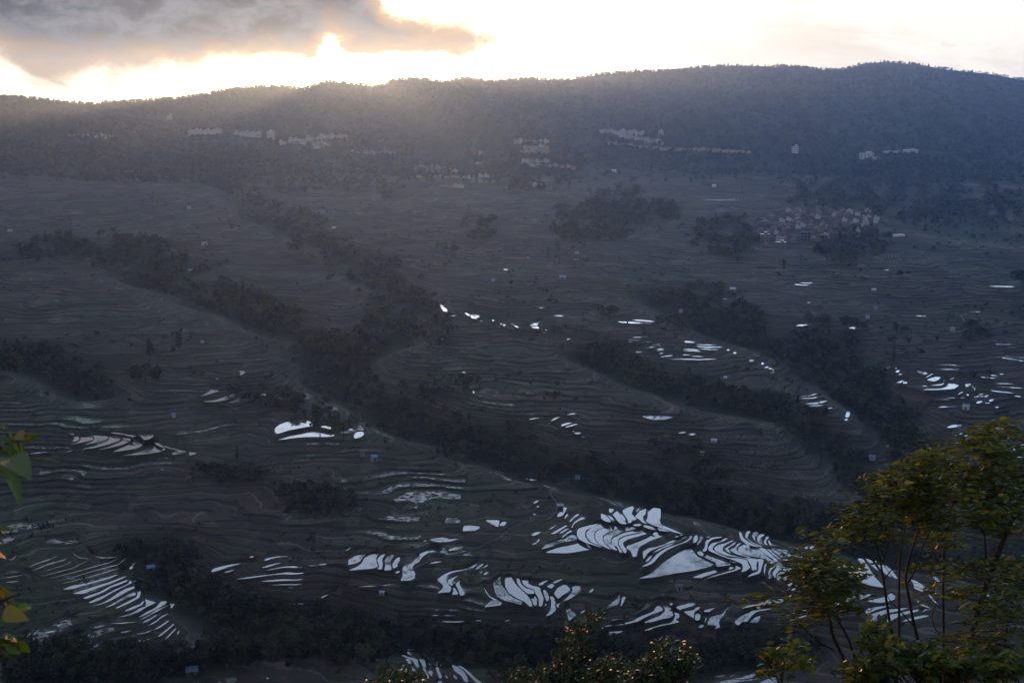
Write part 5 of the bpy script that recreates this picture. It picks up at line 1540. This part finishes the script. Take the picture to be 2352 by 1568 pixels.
# footpaths and the concrete irrigation channel: ribbons laid on the ground
def ribbon(name, pts, wid, mat, label, lift=.25):
    P = np.array(pts, float) / 2.2969; seg = np.r_[0, np.cumsum(np.hypot(*np.diff(P, axis=0).T))]
    q = np.linspace(0, seg[-1], max(4, int(seg[-1] / 1.5))); X = []
    for a, b in zip(np.interp(q, seg, P[:, 0]), np.interp(q, seg, P[:, 1])):
        h = hit(a, b)
        if h: X.append((h[0], h[1]))
    X = np.array(X); X = X[np.r_[True, np.hypot(*np.diff(X, axis=0).T) < 60]]
    t = np.gradient(X, axis=0); t /= np.linalg.norm(t, axis=1)[:, None] + 1e-9; nrm = np.c_[-t[:, 1], t[:, 0]]
    Lf = X + nrm * wid / 2; Rt = X - nrm * wid / 2; V = []
    for a, b in zip(Lf, Rt):
        z = max(ground(*a), ground(*b)) + lift; V += [(a[0], a[1], z), (b[0], b[1], z), (a[0], a[1], z - 1.2), (b[0], b[1], z - 1.2)]
    Fq = []
    for i in range(len(Lf) - 1):
        a = 4 * i; Fq += [(a, a + 1, a + 5, a + 4), (a + 1, a + 3, a + 7, a + 5), (a + 2, a, a + 4, a + 6)]
    tag(link(name, mesh_np(name, np.array(V), np.array(Fq), mat)), label, kind='structure')
M_path = plain('path_earth', (.10, .098, .088), .9, .2, .3)
ribbon('path', [(1330, 1092), (1310, 1105), (1300, 1112)], 2.0, M_path, 'short footpath below the shallow white pond')
ribbon('path', [(1268, 1118), (1264, 1135), (1278, 1150), (1280, 1172), (1260, 1190), (1200, 1200), (1165, 1218), (1150, 1232), (1100, 1255), (1030, 1278), (990, 1284), (960, 1300), (935, 1318), (955, 1335), (940, 1348), (870, 1342), (800, 1340)], 1.5, M_path, 'pale footpath curling down past the grey hut to the lower terraces')
ribbon('path', [(590, 960), (660, 978), (720, 1000)], 1.6, M_path, 'faint path on the left bank') if False else None
ribbon('path', [(340, 885), (420, 905), (490, 925), (540, 935)], 1.6, M_path, 'thin path crossing above the curved bright terraces on the left')
ribbon('road', [(1730, 352), (1600, 350), (1500, 345), (1400, 338), (1330, 330), (1200, 322)], 6, M_path, 'road running along the foot of the mountain past the ochre houses')
ribbon('path', [(1575, 365), (1590, 380), (1600, 390), (1612, 400)], 3, M_path, 'pale track winding down from the ochre row')

# pale reed plumes on the banks
def plumes():
    spots = [(1500, 868, 40, 8), (1560, 880, 50, 10), (1640, 1000, 40, 5), (1700, 1005, 60, 6), (1770, 1020, 40, 22), (1780, 990, 30, 14), (1740, 1068, 40, 12), (1700, 1110, 40, 5), (1830, 1090, 30, 8), (1900, 1130, 30, 5),
             (640, 1078, 18, 8), (600, 1065, 20, 5), (740, 1150, 20, 8), (660, 1190, 10, 8), (1000, 1160, 40, 7), (970, 1180, 30, 8), (930, 1185, 30, 6), (1200, 1160, 14, 8), (1150, 1085, 16, 6), (1410, 1218, 20, 5), (1520, 1162, 12, 5),
             (1860, 1140, 60, 6), (1890, 850, 20, 4), (1560, 800, 16, 3), (1100, 790, 30, 4), (1270, 790, 40, 4), (400, 1330, 20, 14), (470, 1335, 14, 10), (1160, 1238, 20, 6), (1240, 1250, 10, 4), (300, 1520, 40, 8), (200, 1500, 40, 6)]
    r = np.random.default_rng(4); P = []
    for x, y, rx, ry in spots:
        for _ in range(int(8 + rx * ry * .16)):
            q = hit((x + r.normal() * rx * .5) / 2.2969, (y + r.normal() * ry * .5) / 2.2969)
            if q:
                for _ in range(5): P.append((q[0] + r.normal() * 1.5, q[1] + r.normal() * 2.5, ground(q[0], q[1]) + r.uniform(.6, 2.6)))
    P = np.array(P); V = clumps(P, .42, r)
    m = leaf_mat('reed_plume', (.16, .155, .14), (.36, .355, .33), .4, scale=.2)
    tag(link('reed_plumes', mesh_np('reed_plumes', V, quadidx(len(P)), m)), 'pale feathery reed plumes growing on the terrace banks', kind='stuff')
plumes()

# the lone figure at the edge of the curved terraces on the left
def person():
    q = hit(235.0, 402.6)
    o = bpy.data.objects.new('person', bpy.data.meshes.new('person')); C.objects.link(o)
    V = [(0, 0, .95), (0, 0, 1.2), (0, .0, 1.45), (0, 0, 1.56), (0, -.02, 1.70), (-.18, 0, 1.42), (-.24, -.05, 1.15), (-.22, -.2, .95), (.18, 0, 1.42), (.25, -.02, 1.15), (.24, -.1, .9), (-.1, 0, .9), (-.12, -.04, .5), (-.12, 0, .06), (-.12, -.14, .03), (.1, 0, .9), (.13, .06, .5), (.14, .05, .06), (.14, -.09, .03)]
    E = [(0, 1), (1, 2), (2, 3), (3, 4), (2, 5), (5, 6), (6, 7), (2, 8), (8, 9), (9, 10), (0, 11), (11, 12), (12, 13), (13, 14), (0, 15), (15, 16), (16, 17), (17, 18)]
    o.data.from_pydata(V, E, [])
    o.modifiers.new('Skin', 'SKIN'); ss = o.modifiers.new('Subsurf', 'SUBSURF'); ss.levels = ss.render_levels = 1
    rad = [.15, .15, .16, .06, .11, .07, .05, .035, .07, .05, .035, .1, .07, .05, .04, .1, .07, .05, .04]
    for sv, r_ in zip(o.data.skin_vertices[0].data, rad): sv.radius = (r_, r_)
    o.data.skin_vertices[0].data[0].use_root = True
    o.data.materials.append(plain('dark_clothes', (.03, .03, .035), .9, .2, 4))
    o.location = (q[0], q[1], ground(q[0], q[1]) + .65)
    tag(o, 'tiny dark clothed person standing at the bright end of the curved terraces on the left', 'person')
person()

# ------------------------------------------------------------------ plants on the near slope, a few metres from the camera
def P3(x, y, D):
    """a point D metres ahead seen at (x, y) of the 1024 px frame"""
    u, s = ray(x, y); return np.array([float(u) * D, D, float(s) * D])
def near_leaf_mat(name, c1, c2, c3, trans, rough):
    m, g, b, o = new_mat(name)
    at = g.n('ShaderNodeAttribute', attribute_name='tone'); f = at.outputs['Fac']
    c = g.mix(g.mr(f, 0, .6), c1, c2); c = g.mix(g.mr(f, .78, .95), c, c3)
    g.l(c, b.inputs['Base Color']); b.inputs['Roughness'].default_value = rough; b.inputs['Specular IOR Level'].default_value = .5
    tr = g.n('ShaderNodeBsdfTranslucent'); g.l(g.mix(1.0, c, (1.3, 1.25, .55), 'MULTIPLY'), tr.inputs[0])
    mx = g.n('ShaderNodeMixShader'); mx.inputs[0].default_value = trans
    g.l(b.outputs[0], mx.inputs[1]); g.l(tr.outputs[0], mx.inputs[2]); g.l(mx.outputs[0], o.inputs[0])
    return m
M_nl = near_leaf_mat('windblown_leaf', (.024, .044, .006), (.072, .112, .010), (.160, .160, .012), .30, .55)
M_nl2 = near_leaf_mat('glossy_leaf', (.010, .032, .008), (.026, .066, .010), (.07, .085, .04), .16, .45)
M_nl3 = near_leaf_mat('yellow_leaf', (.016, .048, .005), (.075, .150, .008), (.17, .12, .008), .22, .8)
M_twig = plain('twig_bark', (.030, .022, .020), .9, .3, 14)

def leaves(base, dirs, L, W, r, curl=.25):
    """leaf blades: pointed oval of 6 quads folded along the midrib"""
    n = len(base); d = dirs / np.linalg.norm(dirs, axis=1)[:, None]
    up = r.normal(size=(n, 3)) * .75 + np.array([0, -.3, .9]); sd = np.cross(d, up); sd /= np.linalg.norm(sd, axis=1)[:, None] + 1e-9
    nn = np.cross(sd, d)
    L = L * r.uniform(.6, 1.25, n)[:, None]; W = W * r.uniform(.7, 1.2, n)[:, None]
    prof = [(0, .05), (.14, .55), (.32, .95), (.52, 1.0), (.74, .68), (.9, .3), (1.0, .02)]
    cols = []
    for t, w_ in prof:
        mid = base + d * L * t - nn * L * curl * t * t
        cols += [mid - sd * W * .5 * w_ + nn * W * .16 * w_, mid, mid + sd * W * .5 * w_ + nn * W * .16 * w_]
    V = np.stack(cols, 1)                     # n,21,3
    q = []
    for k in range(6):
        a = k * 3; q += [(a, a + 1, a + 4, a + 3), (a + 1, a + 2, a + 5, a + 4)]
    Fq = (np.arange(n)[:, None, None] * 21 + np.array(q)[None]).reshape(-1, 4)
    return V.reshape(-1, 3), Fq
def leaf_mesh(name, V, Fq, mat, r, per=21):
    me = mesh_np(name, V, Fq, mat)
    a = me.attributes.new('tone', 'FLOAT', 'POINT')
    a.data.foreach_set('value', np.repeat(r.uniform(0, 1, len(V) // per), per).astype(np.float32))
    return me
def limb(pts, r0, r1, r, wob=.0):
    pts = np.array(pts); n = max(6, len(pts) * 4); t = np.linspace(0, len(pts) - 1, n)
    Q = np.stack([np.interp(t, np.arange(len(pts)), pts[:, k]) for k in range(3)], 1)
    for _ in range(2): Q[1:-1] = (Q[:-2] + 2 * Q[1:-1] + Q[2:]) / 4
    return Q, tube(Q, np.linspace(r0, r1, n), 6)
def sapling(stems, blobs, D, leaf, dens, label, mat, wind=(1.0, 0, .12), seed=0, name='sapling', cat='tree', per_twig=9, group=None, thin=.50, spread=1.0):
    """stems: lists of (x, y) on the frame with a base radius; blobs: (cx, cy, rx, ry, weight) where leaves gather"""
    r = np.random.default_rng(seed); parts = []; nodes = []
    base = P3(*stems[0][0][0], D); root = base.copy(); foot = stems[0][0][0]
    for pts, r0, dd in stems:
        if pts[0] != foot and pts[0][1] > 683: pts = [foot] + list(pts); dd = stems[0][2]
        Q, tb = limb([P3(x, y, D + dd * i / max(1, len(pts) - 1)) for i, (x, y) in enumerate(pts)], r0, r0 * .35, r)
        parts.append(tb); nodes.append(Q)
    N = np.vstack([q[2:] for q in nodes])
    LB, LD = [], []
    W = np.array(wind); W = W / np.linalg.norm(W); sh = cat == 'shrub'
    for cx, cy, rx, ry, wt in blobs:
        for _ in range(int(wt * dens * thin)):
            a = r.uniform(0, 6.283); q_ = r.uniform(0, 1) ** .6
            e = P3(cx + math.cos(a) * rx * q_ * spread, cy + math.sin(a) * ry * q_ * spread, D + r.normal() * (.2 if sh else .4))
            if not sh and vnoise(e[0:1] * 3.1 + seed, e[2:3] * 5.2, 7)[0] < -.22: continue
            k = int(np.argmin(((N - e) ** 2).sum(1) + r.uniform(0, .1, len(N)))); s0 = N[k]
            run = (.12 if sh else .34) * r.uniform(.5, 1.3)
            m0 = e - W * run + r.normal(size=3) * .03
            parts.append(tube([s0, s0 * .45 + m0 * .55 + np.array([0, 0, .03]), m0, e], [.0035, .0028, .0022, .0012], 4))
            t = r.uniform(-.1, 1.1, per_twig)[:, None]
            LB.append(m0 + (e - m0) * t + r.normal(size=(per_twig, 3)) * (.02 if sh else .028))
            LD.append(np.tile(W, (per_twig, 1)) + r.normal(size=(per_twig, 3)) * (np.array([.6, .6, .5]) if sh else np.array([.3, .5, .26])))
    V, Fq = leaves(np.vstack(LB), np.vstack(LD), leaf, leaf * (.46 if cat == 'shrub' else .34), r)
    o = bpy.data.objects.new(name, None); C.objects.link(o); o.location = root; tag(o, label, cat, group)
    v, f = join(parts)
    link('stem' if cat == 'shrub' else 'trunk', mesh_np('trunk', v - root, f, M_twig, smooth=True), o)
    link('foliage', leaf_mesh('foliage', V - root, Fq, mat, r), o)
    return o
def q8(x, y): return ((2700 + x / 1.4506) / 4, (1650 + y / 1.4506) / 4)      # measured sheet -> frame
def st(pts, r0, dd=.3): return ([q8(*p) for p in pts], r0, dd)
def bl(cx, cy, rx, ry, w_): x, y = q8(cx, cy); return (x, y, rx / 5.8, ry / 5.8, w_)
sapling([st([(1080, 1700), (1010, 1480), (915, 1300), (900, 1190), (840, 1080), (830, 960), (800, 900)], .022), st([(1085, 1560), (1050, 1440), (1000, 1290), (930, 1180), (960, 1100), (1000, 1000)], .016),
         st([(920, 1370), (830, 1330), (740, 1240), (690, 1180), (620, 1130), (560, 1080)], .010), st([(900, 1280), (900, 1150), (940, 1050), (1010, 900)], .010), st([(870, 1000), (900, 850), (920, 760), (950, 660)], .008)],
        [bl(950, 660, 60, 45, 1.6), bl(940, 740, 70, 60, 2.4), bl(900, 860, 110, 45, 3.2), bl(800, 920, 90, 70, 3.0), bl(950, 950, 170, 80, 7), bl(1050, 1020, 100, 80, 3.6), bl(800, 1080, 90, 90, 3), bl(900, 1100, 150, 70, 3.2),
         bl(1040, 1130, 90, 60, 1.6), bl(620, 1110, 35, 14, .5), bl(555, 1050, 18, 10, .3), bl(840, 1200, 90, 50, 1.0)], 12.5, .085, 17,
        'bushy windblown sapling with olive leaves, leftmost of the big saplings at the lower right', M_nl, seed=31, group='windblown saplings at the lower right')
sapling([st([(1290, 1700), (1270, 1340), (1240, 1180), (1215, 1010), (1200, 900), (1160, 740), (1110, 640)], .020), st([(1205, 930), (1150, 860), (1100, 800), (1090, 780)], .009), st([(1200, 880), (1240, 760), (1250, 560), (1300, 400)], .010),
         st([(1215, 960), (1280, 880), (1300, 760), (1330, 640)], .008)],
        [bl(1330, 310, 60, 40, 1.6), bl(1300, 380, 70, 50, 2.6), bl(1270, 480, 80, 60, 3.2), bl(1180, 560, 90, 60, 3.6), bl(1140, 640, 70, 60, 3.0), bl(1250, 640, 110, 80, 4.6), bl(1170, 710, 80, 40, 2), bl(1150, 880, 30, 22, .5), bl(1330, 720, 60, 40, 1.6)], 13.5, .085, 17,
        'slim windblown sapling with a leafy bent top, second from the left at the lower right', M_nl, seed=32, group='windblown saplings at the lower right')
sapling([st([(1460, 1700), (1430, 1400), (1380, 1200), (1350, 1030), (1335, 960), (1370, 800), (1430, 640), (1500, 500)], .022), st([(1345, 1000), (1400, 900), (1440, 760), (1520, 640)], .010), st([(1300, 1360), (1300, 1000), (1305, 820), (1340, 640)], .016),
         st([(1390, 1240), (1320, 1160), (1240, 1080), (1215, 1010)], .009)],
        [bl(1600, 200, 60, 40, 1.6), bl(1540, 260, 80, 50, 3), bl(1480, 350, 100, 70, 4.4), bl(1420, 450, 110, 70, 5), bl(1500, 540, 120, 70, 5), bl(1400, 600, 110, 70, 4.4), bl(1560, 420, 90, 70, 3.6), bl(1600, 620, 80, 60, 2.8), bl(1480, 680, 90, 40, 2), bl(1370, 880, 40, 30, .7)], 14.0, .09, 17,
        'tall double stemmed windblown sapling in the middle of the lower right group', M_nl, seed=33, group='windblown saplings at the lower right')
sapling([st([(1570, 1700), (1560, 1400), (1555, 1000), (1560, 760), (1600, 560), (1660, 400)], .020), st([(1556, 900), (1500, 820), (1480, 760)], .008), st([(1570, 1320), (1500, 1240), (1490, 1160), (1530, 1080), (1500, 1040)], .009)],
        [bl(1680, 240, 80, 50, 2.6), bl(1660, 330, 80, 60, 3.2), bl(1660, 450, 80, 70, 3.4), bl(1640, 560, 80, 60, 3), bl(1580, 700, 70, 40, 1.8), bl(1640, 760, 70, 40, 1.6), bl(1470, 960, 70, 50, 1.6), bl(1530, 1060, 60, 50, 1.0), bl(1640, 960, 80, 60, 2.2), bl(1620, 880, 60, 40, 1.4)], 15.0, .09, 16,
        'straight thin windblown sapling left of the leaning trunk', M_nl, seed=34, group='windblown saplings at the lower right')
sapling([st([(1690, 1700), (1700, 1400), (1740, 1200), (1810, 980), (1880, 800), (1930, 680), (1990, 520), (2060, 380), (2140, 200)], .040), st([(1810, 960), (1800, 760), (1790, 640), (1760, 500)], .013), st([(1930, 700), (1880, 560), (1860, 400), (1870, 240)], .013),
         st([(1960, 620), (2040, 560), (2120, 520)], .010)],
        [bl(1930, 90, 60, 45, 2.2), bl(1880, 170, 70, 60, 3.4), bl(1960, 260, 90, 70, 4.6), bl(1830, 330, 90, 60, 4), bl(1930, 420, 110, 70, 5), bl(1810, 470, 80, 60, 3.2), bl(1900, 560, 120, 60, 4.4), bl(2020, 350, 80, 90, 4), bl(2000, 520, 80, 60, 2.8), bl(1820, 620, 70, 40, 2), bl(1960, 660, 90, 50, 2),
         bl(1880, 880, 70, 50, 2), bl(1960, 940, 80, 50, 2), bl(1700, 1000, 80, 60, 2.2)], 13.0, .10, 16,
        'tallest windblown tree with a thick leaning trunk at the right edge', M_nl, seed=35, group='windblown saplings at the lower right')
sapling([st([(1900, 1700), (1910, 1400), (1930, 1200), (2000, 1000), (2060, 860)], .014), st([(2010, 1600), (1960, 1480), (1900, 1400)], .010)],
        [bl(2010, 900, 60, 60, 2), bl(1960, 1060, 90, 70, 3), bl(1860, 1160, 110, 70, 3), bl(2000, 1220, 60, 90, 3), bl(1760, 1160, 90, 60, 2), bl(1880, 1330, 130, 70, 4), bl(1680, 1280, 90, 50, 1.6)], 11.5, .085, 16,
        'low leafy sapling in the lower right corner in front of the leaning trunk', M_nl, seed=36, group='windblown saplings at the lower right')
sapling([st([(1400, 1760), (1300, 1640), (1200, 1540)], .012), st([(1400, 1760), (1560, 1620), (1700, 1520)], .012), st([(1400, 1760), (1420, 1600), (1440, 1480)], .012)],
        [bl(1130, 1490, 120, 60, 5), bl(1280, 1450, 120, 60, 5), bl(1240, 1340, 90, 40, 1.6), bl(1430, 1420, 120, 70, 5), bl(1560, 1450, 120, 80, 6), bl(1720, 1440, 130, 80, 6), bl(1900, 1480, 150, 70, 7), bl(1180, 1240, 70, 22, 1.0), bl(1150, 1330, 60, 20, .7)], 10.5, .08, 18,
        'dense dark thicket of leaves filling the bottom right corner', M_nl, seed=37, name='shrub', cat='shrub')
sapling([st([(640, 1760), (620, 1560), (600, 1420)], .008)], [bl(600, 1380, 60, 22, 1.2), bl(730, 1350, 50, 14, .8), bl(700, 1430, 80, 40, 1.8), bl(620, 1480, 60, 30, 1)], 10.0, .075, 14,
        'small yellowish sprig left of the big saplings near the bottom edge', M_nl, seed=38, name='shrub', cat='shrub')

# glossy evergreen shrubs along the bottom edge
def qn(x, y): return ((2000 + x / 3.92) / 4, (2331 + y / 3.92) / 4)
def sn(pts, r0, dd=.15): return ([qn(*p) for p in pts], r0, dd)
def bn(cx, cy, rx, ry, w_): x, y = qn(cx, cy); return (x, y, rx / 15.7, ry / 15.7, w_)
UPW = (.55, -.15, .75)
sapling([sn([(950, 1900), (1040, 1300), (1100, 1130), (1170, 980), (1240, 820), (1290, 700), (1400, 600), (1560, 480)], .011), sn([(1240, 820), (1220, 700), (1230, 620)], .005), sn([(1180, 1060), (1300, 1040), (1420, 960)], .005),
         sn([(900, 1900), (800, 1500), (600, 1380), (300, 1400)], .008), sn([(1000, 1700), (1100, 1500), (1200, 1300)], .008)],
        [bn(1600, 470, 40, 40, .8), bn(1480, 510, 90, 50, 1.6), bn(1360, 600, 70, 60, 1.2), bn(1220, 620, 40, 50, .9), bn(1230, 730, 40, 60, .9), bn(1330, 790, 60, 50, .8), bn(1210, 900, 60, 60, 1.0), bn(1400, 990, 60, 40, 1.0), bn(1230, 1060, 80, 70, 1.6), bn(1080, 1150, 130, 60, 2.2), bn(1020, 1300, 160, 90, 4.6),
         bn(900, 1420, 180, 90, 6), bn(1150, 1420, 140, 90, 5), bn(650, 1400, 90, 60, 1.6), bn(520, 1450, 100, 60, 1.8), bn(280, 1420, 80, 50, 1.4), bn(600, 1540, 300, 60, 5), bn(1050, 1560, 300, 80, 9)], 9.0, .036, 20,
        'glossy leaved shrub with one long shoot reaching up at the bottom centre', M_nl2, wind=UPW, seed=41, name='shrub', cat='shrub', per_twig=8, thin=.52)
sapling([sn([(1700, 1900), (1640, 1500), (1700, 1300), (1720, 1180)], .008), sn([(1700, 1900), (1850, 1400), (1940, 1200)], .008), sn([(1600, 1900), (1480, 1500), (1400, 1430)], .008)],
        [bn(1690, 1150, 50, 50, .8), bn(1640, 1220, 60, 60, 1.0), bn(1740, 1240, 80, 60, 1.4), bn(1930, 1200, 60, 50, 1.0), bn(1860, 1290, 70, 60, 1.2), bn(1720, 1360, 120, 70, 2.6), bn(1450, 1420, 130, 60, 3.4), bn(1600, 1480, 200, 80, 6), bn(1850, 1480, 160, 90, 5), bn(1500, 1560, 300, 70, 8)], 9.6, .036, 20,
        'low glossy shrub with pale glinting leaves just right of the long shoot', M_nl2, wind=UPW, seed=42, name='shrub', cat='shrub', per_twig=8, thin=.52)
def bo(cx, cy, rx, ry, w_): x, y = qn(cx + 1960, cy); return (x, y, rx / 15.7, ry / 15.7, w_)
def so(pts, r0): return ([qn(x + 1960, y) for x, y in pts], r0, .15)
sapling([so([(400, 1950), (450, 1500), (560, 1200), (660, 1000)], .011), so([(450, 1950), (700, 1500), (860, 1250), (930, 1080)], .009), so([(300, 1900), (240, 1500), (180, 1300)], .008), so([(600, 1700), (900, 1350), (1130, 1210)], .006)],
        [bo(690, 950, 40, 35, 1.2), bo(620, 1020, 90, 60, 2.6), bo(560, 1110, 80, 70, 2.4), bo(930, 1050, 50, 50, 1.4), bo(760, 1150, 110, 70, 3.2), bo(900, 1160, 90, 60, 2.2), bo(1090, 1220, 90, 40, 1.8), bo(620, 1260, 160, 90, 5.4), bo(860, 1300, 140, 80, 4.2), bo(350, 1240, 90, 60, 2.4), bo(300, 1330, 140, 80, 4),
         bo(180, 1420, 120, 80, 4), bo(500, 1400, 200, 90, 7), bo(450, 1530, 320, 90, 11), bo(760, 1430, 110, 80, 3)], 8.6, .038, 22,
        'full glossy green shrub catching warm light, the largest at the bottom edge right of centre', M_nl2, wind=UPW, seed=43, name='shrub', cat='shrub', per_twig=8, thin=.52)
def qm(x, y): return ((1400 + x / 3.92) / 4, (2331 + y / 3.92) / 4)
sapling([([qm(520, 1900), qm(560, 1600), qm(600, 1460)], .006, .1), ([qm(600, 1900), qm(760, 1600), qm(900, 1420)], .006, .1), ([qm(700, 1900), qm(1000, 1650), qm(1080, 1450)], .005, .1)],
        [(*qm(545, 1360), 3, 4, .6), (*qm(600, 1450), 7, 5, 1.2), (*qm(500, 1520), 9, 4, 1.4), (*qm(790, 1480), 8, 5, 1.4), (*qm(900, 1400), 6, 4, 1.0), (*qm(1070, 1420), 6, 6, 1.0), (*qm(980, 1540), 8, 4, 1.2), (*qm(620, 1560), 12, 4, 1.8), (*qm(400, 1560), 8, 3, .7)], 7.5, .036, 16,
        'small bright green sprig poking up from the bottom edge left of centre', M_nl2, wind=UPW, seed=44, name='shrub', cat='shrub', per_twig=8, thin=.52)

# leafy twigs hanging in from the left edge
def twig(pts, D, lv, L, W, label, seed, tones=(0, 1)):
    r = np.random.default_rng(seed); Q, tb = limb([P3(x, y, D) for x, y in pts], .006, .002, r); root = Q[0].copy()
    B, Dr = [], []
    for x, y, ax, ay in lv:
        b = P3(x, y, D + r.normal() * .05); e = P3(x + ax, y + ay, D + r.normal() * .12); B.append(b); Dr.append(e - b)
    B = np.array(B); Dr = np.array(Dr); Ls = np.linalg.norm(Dr, axis=1)
    V, Fq = leaves(B, Dr, 1.0, 1.0, r)
    # true lengths: rebuild with each leaf's own size
    out = []
    for i in range(len(B)):
        v, _ = leaves(B[i:i + 1], Dr[i:i + 1], Ls[i] / .92, W * Ls[i], np.random.default_rng(seed * 50 + i), .12); out.append(v)
    V = np.vstack(out)
    o = bpy.data.objects.new('leafy_branch', None); C.objects.link(o); o.location = root; tag(o, label, 'branch')
    parts = [tb] + [tube([Q[int(np.argmin(((Q - b) ** 2).sum(1)))], b], [.002, .001], 4) for b in B]
    v, f = join(parts); link('stem', mesh_np('stem', v - root, f, M_twig, smooth=True), o)
    me = mesh_np('foliage', V - root, Fq, M_nl3); a = me.attributes.new('tone', 'FLOAT', 'POINT')
    a.data.foreach_set('value', np.repeat(r.uniform(tones[0], tones[1], len(B)), 21).astype(np.float32))
    link('foliage', me, o)
k = 1 / 11.76
def LI(x, y, a, b): return (x * k, (1440 + y / 2.94) / 4, a * k, b * k)
twig([(-30, 455), (0, 448), (12, 440), (26, 436)], 3.6,
     [LI(0, 770, 95, 20), LI(160, 900, 120, -50), LI(290, 870, 190, 90), LI(20, 950, 150, 110), LI(150, 930, 80, 130), LI(230, 960, 60, 150), LI(0, 1020, 120, 160), LI(330, 1140, 360, 25), LI(250, 1170, 270, 30), LI(120, 1180, 180, 30), LI(40, 1200, 200, 340), LI(-60, 1180, 90, 190), LI(-40, 900, 150, 40), LI(60, 1120, 160, 30), LI(-50, 1240, 100, 60)],
     .08, .21, 'blurred yellow green leaves entering at the left edge, the uppermost cluster', 61, (.2, 1.0))
def LZ(x, y, a, b): return (x / 5.8, (1650 + y / 1.4506) / 4, a / 5.8, b / 5.8)
twig([(-20, 540), (-2, 532), (4, 530)], 3.8, [LZ(0, 680, 50, -5), LZ(0, 700, 55, 30), LZ(-10, 760, 60, 20), LZ(-20, 790, 60, 10), LZ(0, 670, 85, 5), LZ(-20, 720, 50, 40)], .08, .24, 'small dark green leaves at the left edge between the upper and lower clusters', 62, (0, .4))
twig([(-20, 605), (2, 600), (12, 596), (20, 594)], 4.0, [LZ(0, 1000, 25, 30), LZ(0, 1020, 22, 60), LZ(40, 1110, 30, -50), LZ(50, 1120, 60, -25), LZ(60, 1130, 70, 10), LZ(100, 1130, 120, -20), LZ(20, 1150, 60, 20), LZ(0, 1160, 50, 50), LZ(30, 1100, 70, -20), LZ(70, 1150, 80, -10), LZ(-10, 1190, 40, 30), LZ(10, 1090, 40, 40)], .07, .21,
     'yellow tipped leaves sticking in at the left edge beside the lower left terraces', 63, (.1, 1.0))
twig([(-20, 665), (0, 660), (12, 654), (20, 650)], 4.2, [LZ(0, 1290, 60, 10), LZ(30, 1310, 90, -10), LZ(60, 1320, 80, 10), LZ(100, 1320, 60, 35), LZ(0, 1340, 90, 20), LZ(40, 1350, 70, 50), LZ(0, 1370, 60, 50), LZ(80, 1340, 70, 20), LZ(-10, 1310, 60, 50), LZ(20, 1280, 50, 20), LZ(90, 1370, 40, 30)], .07, .23,
     'dark green leaf cluster at the lowest part of the left edge', 64, (0, .55))
haze()
